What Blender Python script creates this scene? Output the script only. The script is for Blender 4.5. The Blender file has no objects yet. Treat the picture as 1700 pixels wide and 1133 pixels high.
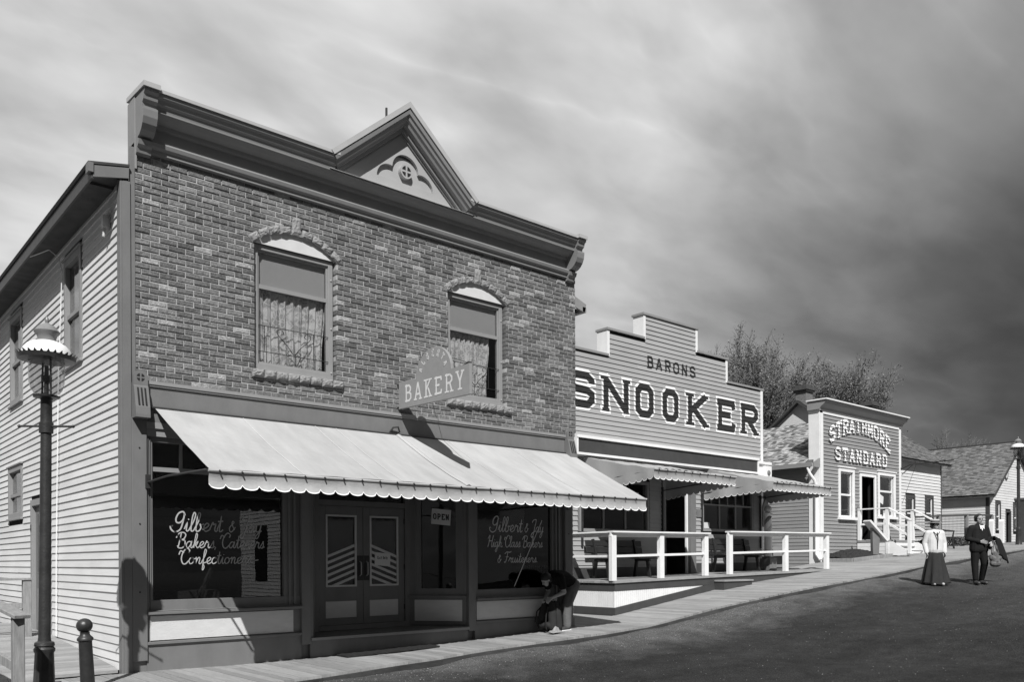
import bpy, bmesh, math, random
from mathutils import Vector, Matrix
from mathutils.geometry import tessellate_polygon
rnd = random.Random(7)
SC = bpy.context.scene
COL = SC.collection
R = math.radians

# ------------------------------------------------------------------ camera
YAW, ROLL = R(49.178), R(-0.2993)
cam_d = bpy.data.cameras.new('camera'); cam = bpy.data.objects.new('camera', cam_d); COL.objects.link(cam)
fw = Vector((math.cos(YAW), math.sin(YAW), 0)); r0 = Vector((math.sin(YAW), -math.cos(YAW), 0)); u0 = Vector((0, 0, 1))
rv = r0*math.cos(ROLL) + u0*math.sin(ROLL); uv_ = -r0*math.sin(ROLL) + u0*math.cos(ROLL)
CAM = Vector((-3.42, -11.634, 1.435))
M = Matrix.Identity(4)
for i in range(3):
    M[i][0] = rv[i]; M[i][1] = uv_[i]; M[i][2] = -fw[i]; M[i][3] = CAM[i]
cam.matrix_world = M
cam_d.sensor_width = 36; cam_d.lens = 1405.75/1700*36; cam_d.shift_y = (932.3-566.5)/1700
cam_d.clip_start = 0.1; cam_d.clip_end = 2000
SC.camera = cam

# ------------------------------------------------------------------ light and sky
SUN = Vector((0.415, 0.572, -0.707)).normalized()      # the way the light travels
ELEV = math.asin(-SUN.z)
w = bpy.data.worlds.new('World'); SC.world = w; w.use_nodes = True
nt = w.node_tree; nt.nodes.clear(); N = nt.nodes.new; L = nt.links.new
def nd(t, **k):
    n = N(t)
    for a, b in k.items(): setattr(n, a, b)
    return n
def mth(op, a, b=None, clamp=False):
    n = nd('ShaderNodeMath', operation=op, use_clamp=clamp)
    for i, v in enumerate((a, b)):
        if v is None: continue
        if isinstance(v, (int, float)): n.inputs[i].default_value = v
        else: L(v, n.inputs[i])
    return n.outputs[0]
out = nd('ShaderNodeOutputWorld'); bg = nd('ShaderNodeBackground'); bg.inputs[1].default_value = 0.1
L(bg.outputs[0], out.inputs[0])
sky = nd('ShaderNodeTexSky', sky_type='NISHITA', sun_disc=False)
sky.sun_elevation = ELEV; sky.sun_rotation = math.atan2(-SUN.x, -SUN.y); sky.air_density = 1.5; sky.dust_density = 4.0
bw = nd('ShaderNodeRGBToBW'); L(sky.outputs[0], bw.inputs[0])
tc = nd('ShaderNodeTexCoord')
sep = nd('ShaderNodeSeparateXYZ'); L(tc.outputs['Generated'], sep.inputs[0])
# clouds lie on a plane overhead: direction divided by height, so that streaks converge towards the horizon
den = mth('ADD', mth('MAXIMUM', sep.outputs[2], 0.0), 0.22)
cx_ = mth('DIVIDE', sep.outputs[0], den); cy_ = mth('DIVIDE', sep.outputs[1], den)
comb = nd('ShaderNodeCombineXYZ'); L(cx_, comb.inputs[0]); L(cy_, comb.inputs[1])
def noise(scale, detail, rough, rot, stretch, dist=0.0):
    mp = nd('ShaderNodeMapping'); mp.inputs['Rotation'].default_value = (0, 0, rot); mp.inputs['Scale'].default_value = stretch
    L(comb.outputs[0], mp.inputs[0])
    n = nd('ShaderNodeTexNoise'); n.inputs['Scale'].default_value = scale; n.inputs['Detail'].default_value = detail
    n.inputs['Roughness'].default_value = rough; n.inputs['Distortion'].default_value = dist
    L(mp.outputs[0], n.inputs['Vector']); return n.outputs['Fac']
big = noise(1.0, 3, 0.5, R(20), (1, 1, 1), 0.2)
streak = noise(2.3, 4, 0.48, R(-40), (0.8, 1.25, 1), 0.25)
fine = noise(5.2, 5, 0.5, R(-50), (0.7, 1.25, 1), 0.2)
cl = mth('ADD', mth('ADD', mth('MULTIPLY', big, 0.5), mth('MULTIPLY', streak, 0.62)), mth('MULTIPLY', fine, 0.46))
wn = noise(1.7, 4, 0.5, R(-75), (0.55, 1.5, 1), 0.5)      # thin bright wisps where one noise crosses its middle
wisp = mth('POWER', mth('SUBTRACT', 1.0, mth('ABSOLUTE', mth('SUBTRACT', mth('MULTIPLY', wn, 2.0), 1.0))), 9.0)
cl = mth('ADD', cl, mth('MULTIPLY', mth('MULTIPLY', wisp, mth('MULTIPLY', fine, 2.0)), 0.09))
mr = nd('ShaderNodeMapRange'); L(cl, mr.inputs[0])
mr.inputs[1].default_value = 0.60; mr.inputs[2].default_value = 1.03; mr.inputs[3].default_value = 0.62; mr.inputs[4].default_value = 1.30
# the storm stands to the east, low over the far end of the street
dv = nd('ShaderNodeVectorMath', operation='DOT_PRODUCT'); L(tc.outputs['Generated'], dv.inputs[0])
S_dir = Vector((0.966, 0.192, 0.172)).normalized(); dv.inputs[1].default_value = S_dir
st = nd('ShaderNodeMapRange'); L(dv.outputs['Value'], st.inputs[0])
st.inputs[1].default_value = 0.86; st.inputs[2].default_value = 0.995; st.inputs[3].default_value = 1.0; st.inputs[4].default_value = 0.10
# flatten the clear-sky gradient: mostly an even overcast value, a part of the Nishita sky
base = mth('ADD', mth('MULTIPLY', mth('MINIMUM', bw.outputs[0], 9.0), 0.12), 5.2)
# the cloud deck is bright to the north-east; the unseen sky behind the camera, taken as clear, is dimmed to deepen shade
dv2 = nd('ShaderNodeVectorMath', operation='DOT_PRODUCT'); L(tc.outputs['Generated'], dv2.inputs[0]); dv2.inputs[1].default_value = (0.62, 0.70, 0.35)
clr = nd('ShaderNodeMapRange', interpolation_type='SMOOTHSTEP'); L(dv2.outputs['Value'], clr.inputs[0])
clr.inputs[1].default_value = -0.1; clr.inputs[2].default_value = 0.62; clr.inputs[3].default_value = 0.19; clr.inputs[4].default_value = 1.0
val = mth('MULTIPLY', mth('MULTIPLY', mth('MULTIPLY', base, mr.outputs[0]), st.outputs[0]), clr.outputs[0])
L(val, bg.inputs[0])
sun_d = bpy.data.lights.new('sun', 'SUN'); sun_d.energy = 5.0; sun_d.angle = R(0.5); sun_d.color = (1, 0.995, 0.985)
sun = bpy.data.objects.new('sun', sun_d); COL.objects.link(sun)
sun.rotation_euler = SUN.to_track_quat('-Z', 'Y').to_euler(); sun.location = (-10, -20, 25)
vs = SC.view_settings; vs.view_transform = 'Standard'; vs.look = 'None'; vs.exposure = 0.15; vs.gamma = 1.0
SC.cycles.max_bounces = 6; SC.cycles.transparent_max_bounces = 12; SC.cycles.sample_clamp_indirect = 4

# ------------------------------------------------------------------ helpers
def mat(name, v, rough=0.65, spec=0.3, var=0.12, scale=3.0, stretch=(1, 1, 1), island=0.0, bump=0.0, bscale=60.0,
        bstretch=None, metal=0.0, blotch=0.0, tail=0.0):
    """grey paint / wood / stone: value v, slow variation var, per-piece variation island, fine bump"""
    m = bpy.data.materials.new(name); m.use_nodes = True; t = m.node_tree; b = t.nodes['Principled BSDF']
    def new(k): return t.nodes.new(k)
    b.inputs['Roughness'].default_value = rough; b.inputs['Specular IOR Level'].default_value = spec
    b.inputs['Metallic'].default_value = metal
    tcn = new('ShaderNodeTexCoord'); mp = new('ShaderNodeMapping'); mp.inputs['Scale'].default_value = stretch
    t.links.new(tcn.outputs['Object'], mp.inputs[0])
    n = new('ShaderNodeTexNoise'); n.inputs['Scale'].default_value = scale; n.inputs['Detail'].default_value = 6; n.inputs['Roughness'].default_value = 0.62
    t.links.new(mp.outputs[0], n.inputs['Vector'])
    r = new('ShaderNodeMapRange'); r.inputs[1].default_value = 0.3; r.inputs[2].default_value = 0.7
    r.inputs[3].default_value = v*(1-var); r.inputs[4].default_value = v*(1+var); t.links.new(n.outputs['Fac'], r.inputs[0])
    val = r.outputs[0]
    def mul(a, b2):
        k = new('ShaderNodeMath'); k.operation = 'MULTIPLY'; t.links.new(a, k.inputs[0]); t.links.new(b2, k.inputs[1]); return k.outputs[0]
    if island:
        g = new('ShaderNodeNewGeometry'); r2 = new('ShaderNodeMapRange'); r2.inputs[3].default_value = 1-island; r2.inputs[4].default_value = 1+island
        t.links.new(g.outputs['Random Per Island'], r2.inputs[0]); val = mul(val, r2.outputs[0])
        if tail:                                           # a few pieces much paler than the rest
            r5 = new('ShaderNodeMapRange'); r5.inputs[1].default_value = 1-tail; r5.inputs[2].default_value = 1-tail*.6; r5.inputs[3].default_value = 1; r5.inputs[4].default_value = 1.55
            t.links.new(g.outputs['Random Per Island'], r5.inputs[0]); val = mul(val, r5.outputs[0])
    if blotch:
        n3 = new('ShaderNodeTexNoise'); n3.inputs['Scale'].default_value = 0.9; n3.inputs['Detail'].default_value = 8
        t.links.new(tcn.outputs['Object'], n3.inputs['Vector'])
        r3 = new('ShaderNodeMapRange'); r3.inputs[1].default_value = 0.35; r3.inputs[2].default_value = 0.6; r3.inputs[3].default_value = 1-blotch; r3.inputs[4].default_value = 1.0
        t.links.new(n3.outputs['Fac'], r3.inputs[0]); val = mul(val, r3.outputs[0])
    t.links.new(val, b.inputs['Base Color'])
    if bump:
        mp2 = new('ShaderNodeMapping'); mp2.inputs['Scale'].default_value = bstretch or stretch; t.links.new(tcn.outputs['Object'], mp2.inputs[0])
        n2 = new('ShaderNodeTexNoise'); n2.inputs['Scale'].default_value = bscale; n2.inputs['Detail'].default_value = 4
        t.links.new(mp2.outputs[0], n2.inputs['Vector'])
        bp = new('ShaderNodeBump'); bp.inputs['Strength'].default_value = bump; bp.inputs['Distance'].default_value = 0.02
        t.links.new(n2.outputs['Fac'], bp.inputs['Height']); t.links.new(bp.outputs[0], b.inputs['Normal'])
    return m

class MB:
    def __init__(s): s.v = []; s.f = []
    def poly(s, pts):
        i = len(s.v); s.v += [tuple(p) for p in pts]; s.f.append(tuple(range(i, i+len(pts)))); return s
    def hexa(s, b, t):
        i = len(s.v); s.v += [tuple(p) for p in b] + [tuple(p) for p in t]; n = len(b)
        s.f.append(tuple(i+k for k in range(n))[::-1]); s.f.append(tuple(i+n+k for k in range(n)))
        for k in range(n): s.f.append((i+k, i+(k+1) % n, i+n+(k+1) % n, i+n+k))
        return s
    def box(s, x0, x1, y0, y1, z0, z1):
        return s.hexa([(x0, y0, z0), (x1, y0, z0), (x1, y1, z0), (x0, y1, z0)], [(x0, y0, z1), (x1, y0, z1), (x1, y1, z1), (x0, y1, z1)])
    def prism(s, pts, vec):
        """closed outline (may be concave) swept along vec"""
        P = [Vector(p) for p in pts]; vec = Vector(vec); i = len(s.v); n = len(P)
        s.v += [tuple(p) for p in P] + [tuple(p+vec) for p in P]
        for tr in tessellate_polygon([P]):
            s.f.append(tuple(i+k for k in tr)); s.f.append(tuple(i+n+k for k in reversed(tr)))
        for k in range(n): s.f.append((i+k, i+(k+1) % n, i+n+(k+1) % n, i+n+k))
        return s
    def beam(s, p, q, wd, ht, up=(0, 0, 1)):
        p, q = Vector(p), Vector(q); d = (q-p).normalized(); u = Vector(up)
        a = d.cross(u).normalized(); u = a.cross(d).normalized(); a *= wd/2; u *= ht/2
        return s.hexa([p-a-u, p+a-u, p+a+u, p-a+u], [q-a-u, q+a-u, q+a+u, q-a+u])
    def tube(s, pts, r, n=8):
        P = [Vector(p) for p in pts]; m = len(P); rr = r if isinstance(r, (list, tuple)) else [r]*m; i0 = len(s.v)
        ref = None
        for k, p in enumerate(P):
            d = (P[min(k+1, m-1)]-P[max(k-1, 0)])
            if d.length < 1e-9: d = Vector((0, 0, 1))
            d.normalize()
            if ref is None: ref = Vector((1, 0, 0)) if abs(d.x) < 0.8 else Vector((0, 1, 0))
            a = (ref-d*ref.dot(d)).normalized(); ref = a; b = d.cross(a)
            for j in range(n):
                an = 2*math.pi*j/n; s.v.append(tuple(p+(a*math.cos(an)+b*math.sin(an))*rr[k]))
        for k in range(m-1):
            for j in range(n):
                s.f.append((i0+k*n+j, i0+k*n+(j+1) % n, i0+(k+1)*n+(j+1) % n, i0+(k+1)*n+j))
        s.f.append(tuple(i0+j for j in range(n))[::-1]); s.f.append(tuple(i0+(m-1)*n+j for j in range(n)))
        return s
    def lathe(s, prof, c=(0, 0, 0), n=24, rf=None):
        i0 = len(s.v); m = len(prof)
        for k, (r, z) in enumerate(prof):
            for j in range(n):
                an = 2*math.pi*j/n; q = rf(k, j, an) if rf else 1
                s.v.append((c[0]+r*q*math.cos(an), c[1]+r*q*math.sin(an), c[2]+z))
        for k in range(m-1):
            for j in range(n):
                s.f.append((i0+k*n+j, i0+k*n+(j+1) % n, i0+(k+1)*n+(j+1) % n, i0+(k+1)*n+j))
        s.f.append(tuple(i0+j for j in range(n))[::-1]); s.f.append(tuple(i0+(m-1)*n+j for j in range(n)))
        return s
    def ball(s, c, rx, ry=None, rz=None, n=12, m=8):
        ry = ry or rx; rz = rz or rx; i0 = len(s.v)
        for k in range(1, m):
            ph = math.pi*k/m
            for j in range(n):
                an = 2*math.pi*j/n; s.v.append((c[0]+rx*math.sin(ph)*math.cos(an), c[1]+ry*math.sin(ph)*math.sin(an), c[2]+rz*math.cos(ph)))
        t = len(s.v); s.v += [(c[0], c[1], c[2]+rz), (c[0], c[1], c[2]-rz)]
        for k in range(m-2):
            for j in range(n):
                s.f.append((i0+k*n+j, i0+(k+1)*n+j, i0+(k+1)*n+(j+1) % n, i0+k*n+(j+1) % n))
        for j in range(n):
            s.f.append((t, i0+j, i0+(j+1) % n)); s.f.append((t+1, i0+(m-2)*n+(j+1) % n, i0+(m-2)*n+j))
        return s
    def grid(s, P):
        """P[i][j] points"""
        i0 = len(s.v); n = len(P[0])
        for row in P: s.v += [tuple(p) for p in row]
        for i in range(len(P)-1):
            for j in range(n-1): s.f.append((i0+i*n+j, i0+(i+1)*n+j, i0+(i+1)*n+j+1, i0+i*n+j+1))
        return s

def wloc(o):
    v = Vector((0, 0, 0))
    while o is not None: v = v+Vector(o.location); o = o.parent
    return v
def tag(o, label=None, cat=None, group=None, kind=None):
    for k, v in (('label', label), ('category', cat), ('group', group), ('kind', kind)):
        if v: o[k] = v
    return o
def empty(name, loc, label, cat, group=None, rz=0.0):
    o = bpy.data.objects.new(name, None); COL.objects.link(o); o.location = cam_scale(loc); o.rotation_euler = (0, 0, rz)
    o.empty_display_size = 0.2
    return tag(o, label, cat, group)
def build(name, mb, m, parent=None, loc=None, bevel=0.0, smooth=False, local=False, label=None, fix=True):
    """link as ONE mesh object. World coordinates are given; local=True: coordinates are the parent's own"""
    me = bpy.data.meshes.new(name); o = bpy.data.objects.new(name, me); COL.objects.link(o)
    off = Vector((0, 0, 0))
    if parent is not None:
        o.parent = parent
        if not local: off = wloc(parent)
    elif loc is not None: o.location = cam_scale(loc); off = cam_scale(loc) if not local else off
    me.from_pydata([tuple(Vector(v)*(BS if CAM_SCALED else 1)) if local else tuple(cam_scale(v)-off) for v in mb.v], [], mb.f); me.validate()
    if fix:
        b = bmesh.new(); b.from_mesh(me); bmesh.ops.recalc_face_normals(b, faces=b.faces); b.to_mesh(me); b.free()
    me.materials.append(m)
    if smooth:
        for p in me.polygons: p.use_smooth = True
        try: me.set_sharp_from_angle(angle=R(40))
        except Exception: pass
    if bevel:
        md = o.modifiers.new('bevel', 'BEVEL'); md.width = bevel; md.segments = 1; md.limit_method = 'ANGLE'; md.angle_limit = R(50)
    if label: o['label'] = label
    return o
def struct(name, mb, m, **k): return tag(build(name, mb, m, **k), kind='structure')
def copy_thing(o, loc, rz=None):
    c = o.copy(); COL.objects.link(c); c.location = cam_scale(loc)
    if rz is not None: c.rotation_euler = (0, 0, rz)
    for ch in list(o.children):
        d = ch.copy(); COL.objects.link(d); d.parent = c
        for g in list(ch.children):
            e = g.copy(); COL.objects.link(e); e.parent = d
    return c
def interp(tab, x):
    if x <= tab[0][0]: return tab[0][1]
    for (a, b), (c, d) in zip(tab, tab[1:]):
        if x <= c: return b+(d-b)*(x-a)/(c-a)
    return tab[-1][1]
PROF = [(-300, -0.6), (-6, -.05), (0, 0), (1.6, -.02), (4, .0), (5.5, .06), (7.3, .125), (8.1, .15), (9.4, .19), (10, .262), (11.6, .47), (13.5, .715), (14.8, .835), (18.5, 1.11), (19.8, 1.22),
        (21.7, 1.37), (25.3, 1.61), (28, 1.78), (32, 2.0), (45, 2.35), (80, 3.0), (300, 5.0)]
# the block beyond the bakery is scaled up about the camera: world = built * BS + BT
BS, BT, CAM_SCALED = 1.057, Vector((0.195, 0.663, -0.082)), False
def cam_scale(v): return Vector(v)*BS+BT if CAM_SCALED else Vector(v)
def zb(x): return (interp(PROF, x*BS+BT.x)-BT.z)/BS if CAM_SCALED else interp(PROF, x)
def kerb_y(x): return interp([(-6, -2.8), (-.5, -2.5), (1.25, -1.95), (2.1, -1.75), (3.1, -1.5), (4.8, -1.22), (6, -1.22), (7.6, -1.25), (8.7, -1.1), (9.8, -.98), (11.3, -1.02), (12.45, -1.2), (13.7, -1.42), (16.3, -1.53), (20, -1.47), (25, -1.55), (60, -1.6)], x)

# ------------------------------------------------------------------ materials (a black-and-white photograph: everything grey)
m_white_siding = mat('white_siding', .66, .6, .25, .07, 2.2, (1, .35, 3), .05, .12, 70, (1, .1, 6), blotch=.08)
m_white = mat('white_paint', .80, .5, .3, .05, 5, blotch=.06)
m_grey_siding = mat('grey_siding', .36, .6, .25, .06, 2.5, (.35, 1, 3), .04, .1, 70, (.1, 1, 6), blotch=.06)
m_store_siding = mat('dark_grey_siding', .27, .6, .25, .06, 2.5, (.35, 1, 3), .05, .1, 70, (.1, 1, 6), blotch=.06)
m_paint = mat('grey_trim_paint', .165, .5, .35, .10, 4, (1, 1, .5), 0, .06, 50)
m_paint_lt = mat('light_grey_trim_paint', .26, .5, .35, .06, 4)
m_cornice = mat('cornice_paint', .22, .45, .4, .07, 3)
m_archp = mat('arch_panel_paint', .60, .6, .3, .06, 6)
m_tymp = mat('pediment_paint', .38, .6, .3, .05, 3)
m_flash = mat('metal_flashing', .42, .35, .5, .05, 4)
m_panel = mat('pale_panel', .60, .6, .25, .06, 5, (1, 1, 3), 0, .3, 30, (1, 1, 8))
m_brick = mat('brick', .16, .85, .15, .42, 22, (1, 1, 1), .34, .6, 45, tail=.06)
m_brick_lt = mat('pale_brick', .28, .85, .15, .25, 9, (1, 1, 1), .25, .35, 60)
m_mortar = mat('mortar', .40, .95, .1, .15, 20, bump=.2)
m_stone = mat('rough_stone', .26, .9, .15, .25, 14, bump=.9, bscale=26)
m_dark = mat('dark_room', .018, .9, .1, .3, 2)  # near-black: the darkness of unlit rooms is put into the colour
m_black = mat('black_paint', .022, .4, .4, .2, 6)
m_iron = mat('cast_iron', .03, .42, .5, .35, 9, bump=.15, bscale=50)
m_canvas = mat('awning_canvas', .42, .8, .15, .12, 1.6, (2.2, .5, .5), 0, .5, 11, (.5, 1, 1), blotch=.10)
m_canvas2 = mat('porch_canvas', .34, .8, .15, .05, 2.5, bump=.2, bscale=7)
m_seam = mat('canvas_seam', .58, .8, .15, .05, 3)
m_trim_white = mat('white_braid', .78, .7, .2, .03, 5)
m_boards = mat('boardwalk_wood', .30, .85, .15, .16, 5, (6, .7, 1), .16, .25, 30, (12, .6, 1), blotch=.12)
m_boards_x = mat('deck_wood', .30, .85, .15, .16, 5, (.7, 6, 1), .16, .25, 30, (.6, 12, 1), blotch=.12)
m_kerb = mat('kerb_plank', .06, .9, .1, .3, 4, (.5, 3, 3), .2, .3, 20)
m_grey_wood = mat('weathered_wood', .24, .85, .15, .25, 6, (4, 4, .6), .1, .35, 30, (6, 6, .5))
m_shingle = mat('wood_shingle', .27, .9, .1, .3, 6, (1, 1, 1), .65, .3, 30)
m_shingle_dk = mat('dark_shingle', .155, .9, .1, .2, 6, (1, 1, 1), .38, .3, 30)
m_roof = mat('plain_roof', .10, .9, .1, .2, 4, bump=.3)
m_blind = mat('window_blind', .54, .8, .1, .05, 3)
m_dkpaint = mat('dark_trim_paint', .06, .5, .35, .12, 5)
m_stripe = mat('pole_dark_stripe', .08, .4, .4, .1, 5)
m_soil = mat('garden_mulch', .035, .95, .1, .5, 30, bump=1.0, bscale=30)
m_bark = mat('bark', .17, .9, .1, .3, 8)
m_paper = mat('paper', .66, .8, .1, .04, 5)
m_skin = mat('skin', .34, .55, .35, .06, 10)
m_hair = mat('hair', .015, .5, .4, .3, 30)
m_letter = mat('letter_paint', .42, .6, .3, .06, 8)
m_signgrey = mat('sign_board_paint', .27, .55, .35, .06, 6)
m_signletter = mat('sign_letter_paint', .62, .55, .35, .05, 6)

def leaf_mat(name, v):
    m = mat(name, v, .7, .2, .2, 3, island=.35); b = m.node_tree.nodes['Principled BSDF']
    return m
m_leaf = leaf_mat('spring_leaf', .17)

def glass_mat(name, tint=0.75, refl=1.0, rough=0.0):
    m = bpy.data.materials.new(name); m.use_nodes = True; t = m.node_tree; t.nodes.clear()
    o = t.nodes.new('ShaderNodeOutputMaterial'); mx = t.nodes.new('ShaderNodeMixShader'); tr = t.nodes.new('ShaderNodeBsdfTransparent'); gl = t.nodes.new('ShaderNodeBsdfGlossy')
    tr.inputs[0].default_value = (tint, tint, tint, 1); gl.inputs['Roughness'].default_value = rough; gl.inputs['Color'].default_value = (.9, .9, .9, 1)
    # thin-pane reflectance from the viewing angle, the same from both faces
    ge = t.nodes.new('ShaderNodeNewGeometry'); dp = t.nodes.new('ShaderNodeVectorMath'); dp.operation = 'DOT_PRODUCT'; t.links.new(ge.outputs['Incoming'], dp.inputs[0]); t.links.new(ge.outputs['Normal'], dp.inputs[1])
    def mm(op, a, b=None):
        q = t.nodes.new('ShaderNodeMath'); q.operation = op
        for i, v in enumerate((a, b)):
            if v is None: continue
            if isinstance(v, (int, float)): q.inputs[i].default_value = v
            else: t.links.new(v, q.inputs[i])
        return q.outputs[0]
    f0 = .045*refl; pw = mm('POWER', mm('SUBTRACT', 1.0, mm('ABSOLUTE', dp.outputs['Value'])), 5.0)
    fres = mm('ADD', mm('MULTIPLY', pw, 1-f0), f0)
    # old drawn glass is slightly wavy
    n = t.nodes.new('ShaderNodeTexNoise'); n.inputs['Scale'].default_value = 2.2; tcn = t.nodes.new('ShaderNodeTexCoord'); bp = t.nodes.new('ShaderNodeBump')
    t.links.new(tcn.outputs['Object'], n.inputs['Vector']); bp.inputs['Strength'].default_value = .015; bp.inputs['Distance'].default_value = .03
    t.links.new(n.outputs['Fac'], bp.inputs['Height']); t.links.new(bp.outputs[0], gl.inputs['Normal'])
    t.links.new(fres, mx.inputs[0]); t.links.new(tr.outputs[0], mx.inputs[1]); t.links.new(gl.outputs[0], mx.inputs[2])
    t.links.new(mx.outputs[0], o.inputs[0]); return m
m_glass = glass_mat('window_glass', .8, 1.0)
m_shopglass = glass_mat('shop_glass', .6, 1.35)
m_lampglass = glass_mat('lamp_glass', .72, 2.4)

def lace_mat():
    m = mat('lace', .82, .8, .1, .05, 4); t = m.node_tree; b = t.nodes['Principled BSDF']
    tcn = t.nodes.new('ShaderNodeTexCoord'); vo = t.nodes.new('ShaderNodeTexVoronoi'); vo.inputs['Scale'].default_value = 17; vo.feature = 'DISTANCE_TO_EDGE'
    n = t.nodes.new('ShaderNodeTexNoise'); n.inputs['Scale'].default_value = 5.5; n.inputs['Detail'].default_value = 3
    mp = t.nodes.new('ShaderNodeMapping'); mp.inputs['Scale'].default_value = (1, .02, .8); t.links.new(tcn.outputs['Object'], mp.inputs[0])
    t.links.new(mp.outputs[0], vo.inputs['Vector']); t.links.new(mp.outputs[0], n.inputs['Vector'])
    r1 = t.nodes.new('ShaderNodeMapRange'); r1.inputs[1].default_value = .02; r1.inputs[2].default_value = .12; r1.inputs[3].default_value = 1; r1.inputs[4].default_value = .6; t.links.new(vo.outputs['Distance'], r1.inputs[0])
    r2 = t.nodes.new('ShaderNodeMapRange'); r2.inputs[1].default_value = .44; r2.inputs[2].default_value = .56; r2.inputs[3].default_value = 0; r2.inputs[4].default_value = 1.0; t.links.new(n.outputs['Fac'], r2.inputs[0])
    mx = t.nodes.new('ShaderNodeMath'); mx.operation = 'MAXIMUM'; t.links.new(r1.outputs[0], mx.inputs[0]); t.links.new(r2.outputs[0], mx.inputs[1])
    t.links.new(mx.outputs[0], b.inputs['Alpha']); return m
m_lace = lace_mat()

# ------------------------------------------------------------------ generic building pieces
def clap_y(z, z0, e, lip):
    """how far a lap board stands proud of the wall plane at height z"""
    f = ((z-z0)/e) % 1.0
    return lip*(1-f)+.002
def siding(mb, axis, plane, a0, a1, z0, z1, e=.112, lip=.014, holes=(), out=-1, top=None, jog=True):
    """lapped boards. axis 'x': boards run along X on plane y=plane; 'y': along Y on x=plane. out: which way is outside.
    holes: (a,b,za,zb). top(a0,a1,z) may trim a board -> (a0,a1) or None"""
    n = int(math.ceil((z1-z0)/e))
    for i in range(n):
        za, zt = z0+i*e, min(z0+(i+1)*e, z1); s0, s1 = a0, a1
        if top:
            q = top(zt-.02)
            if q is None: continue
            s0, s1 = max(a0, q[0]), min(a1, q[1])
            if s1-s0 < .05: continue
        iv = [(s0, s1)]
        for (ha, hb, hz0, hz1) in holes:
            if zt <= hz0+.01 or za >= hz1-.01: continue
            nv = []
            for (p, q) in iv:
                if hb <= p or ha >= q: nv.append((p, q)); continue
                if ha > p: nv.append((p, ha))
                if hb < q: nv.append((hb, q))
            iv = nv
        for (p, q) in iv:
            cuts = [p]
            if jog and q-p > 3:
                c = p+rnd.uniform(1.0, 3.6)
                while c < q-.6: cuts.append(c); c += rnd.uniform(2.4, 4.2)
            cuts.append(q)
            for (c0, c1) in zip(cuts, cuts[1:]):
                d = lip+rnd.uniform(-.001, .0015); dz = rnd.uniform(-.0025, .0025); g = .0012 if c1 != q else 0
                lo, hi = out*d, out*.002
                prof = [(0, za+dz), (lo, za+dz), (hi, zt), (0, zt)]
                if axis == 'x':
                    mb.hexa([(c0, plane+y, z) for y, z in prof], [(c1-g, plane+y, z) for y, z in prof])
                else:
                    mb.hexa([(plane+y, c0, z) for y, z in prof], [(plane+y, c1-g, z) for y, z in prof])
    return mb

def wall_with_holes(mb, axis, plane, th, a0, a1, z0, z1, holes):
    """solid wall made of blocks round rectangular openings; th signed thickness towards inside"""
    xs = sorted({a0, a1} | {h for q in holes for h in q[:2]}); zs = sorted({z0, z1} | {h for q in holes for h in q[2:]})
    for xa, xb in zip(xs, xs[1:]):
        run = None
        for za, zt in zip(zs, zs[1:]):
            mx_, mz = (xa+xb)/2, (za+zt)/2
            solid = not any(h[0] < mx_ < h[1] and h[2] < mz < h[3] for h in holes)
            if solid: run = (run[0], zt) if run else (za, zt)
            if (not solid or zt == z1) and run:
                p0, p1 = sorted((plane, plane+th))
                if axis == 'x': mb.box(xa, xb, p0, p1, run[0], run[1])
                else: mb.box(p0, p1, xa, xb, run[0], run[1])
                run = None
    return mb

def shingles(mb, origin, along, upslope, nrm, length, height, e=.14, wmin=.09, wmax=.2, thick=.014, clip=None):
    """rows of shingles on a slope"""
    o, a, u, n = Vector(origin), Vector(along).normalized(), Vector(upslope).normalized(), Vector(nrm).normalized()
    rows = int(height/e)+1
    for r_ in range(rows):
        h0 = r_*e; h1 = min(h0+e*1.25, height)
        if h1-h0 < .02: continue
        s = -rnd.uniform(0, wmax)
        while s < length:
            wd = rnd.uniform(wmin, wmax); s0, s1 = max(0, s), min(length, s+wd-.004); s += wd
            if s1-s0 < .02: continue
            if clip and not clip((s0+s1)/2, h0): continue
            t0 = thick*rnd.uniform(.9, 1.7); j = rnd.uniform(-.012, .012)
            b = o+a*s0+u*(h0+j); c = o+a*s1+u*(h0+j); d = o+a*s1+u*h1; f = o+a*s0+u*h1
            mb.hexa([b+n*.001, c+n*.001, d, f], [b+n*t0, c+n*t0, d+n*.003, f+n*.003])
    return mb

# ------------------------------------------------------------------ stroke lettering
def miter_ribbon(pts, width, closed=False):
    P = [Vector((p[0], p[1])) for p in pts]; n = len(P); quads = []; Ls = []; Rs = []
    for i, p in enumerate(P):
        a = P[i-1] if (i > 0 or closed) else None; b = P[(i+1) % n] if (i < n-1 or closed) else None
        d1 = (p-a).normalized() if a is not None else None; d2 = (b-p).normalized() if b is not None else None
        d1 = d1 or d2; d2 = d2 or d1
        n1 = Vector((-d1.y, d1.x)); n2 = Vector((-d2.y, d2.x)); m_ = (n1+n2)
        if m_.length < 1e-6: m_ = n1
        m_.normalize(); k = width/2/max(.35, m_.dot(n1)); Ls.append(p+m_*k); Rs.append(p-m_*k)
    rng = range(n if closed else n-1)
    for i in rng:
        j = (i+1) % n; quads.append([Ls[i], Rs[i], Rs[j], Ls[j]])
    return quads
def cr(pts, k=5):
    """Catmull-Rom smoothing"""
    P = [Vector(p) for p in pts]; o = []
    for i in range(len(P)-1):
        a, b, c, d = P[max(i-1, 0)], P[i], P[i+1], P[min(i+2, len(P)-1)]
        for j in range(k):
            t = j/k; o.append(0.5*((2*b)+(c-a)*t+(2*a-5*b+4*c-d)*t*t+(3*b-a-3*c+d)*t**3))
    o.append(P[-1]); return o
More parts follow.
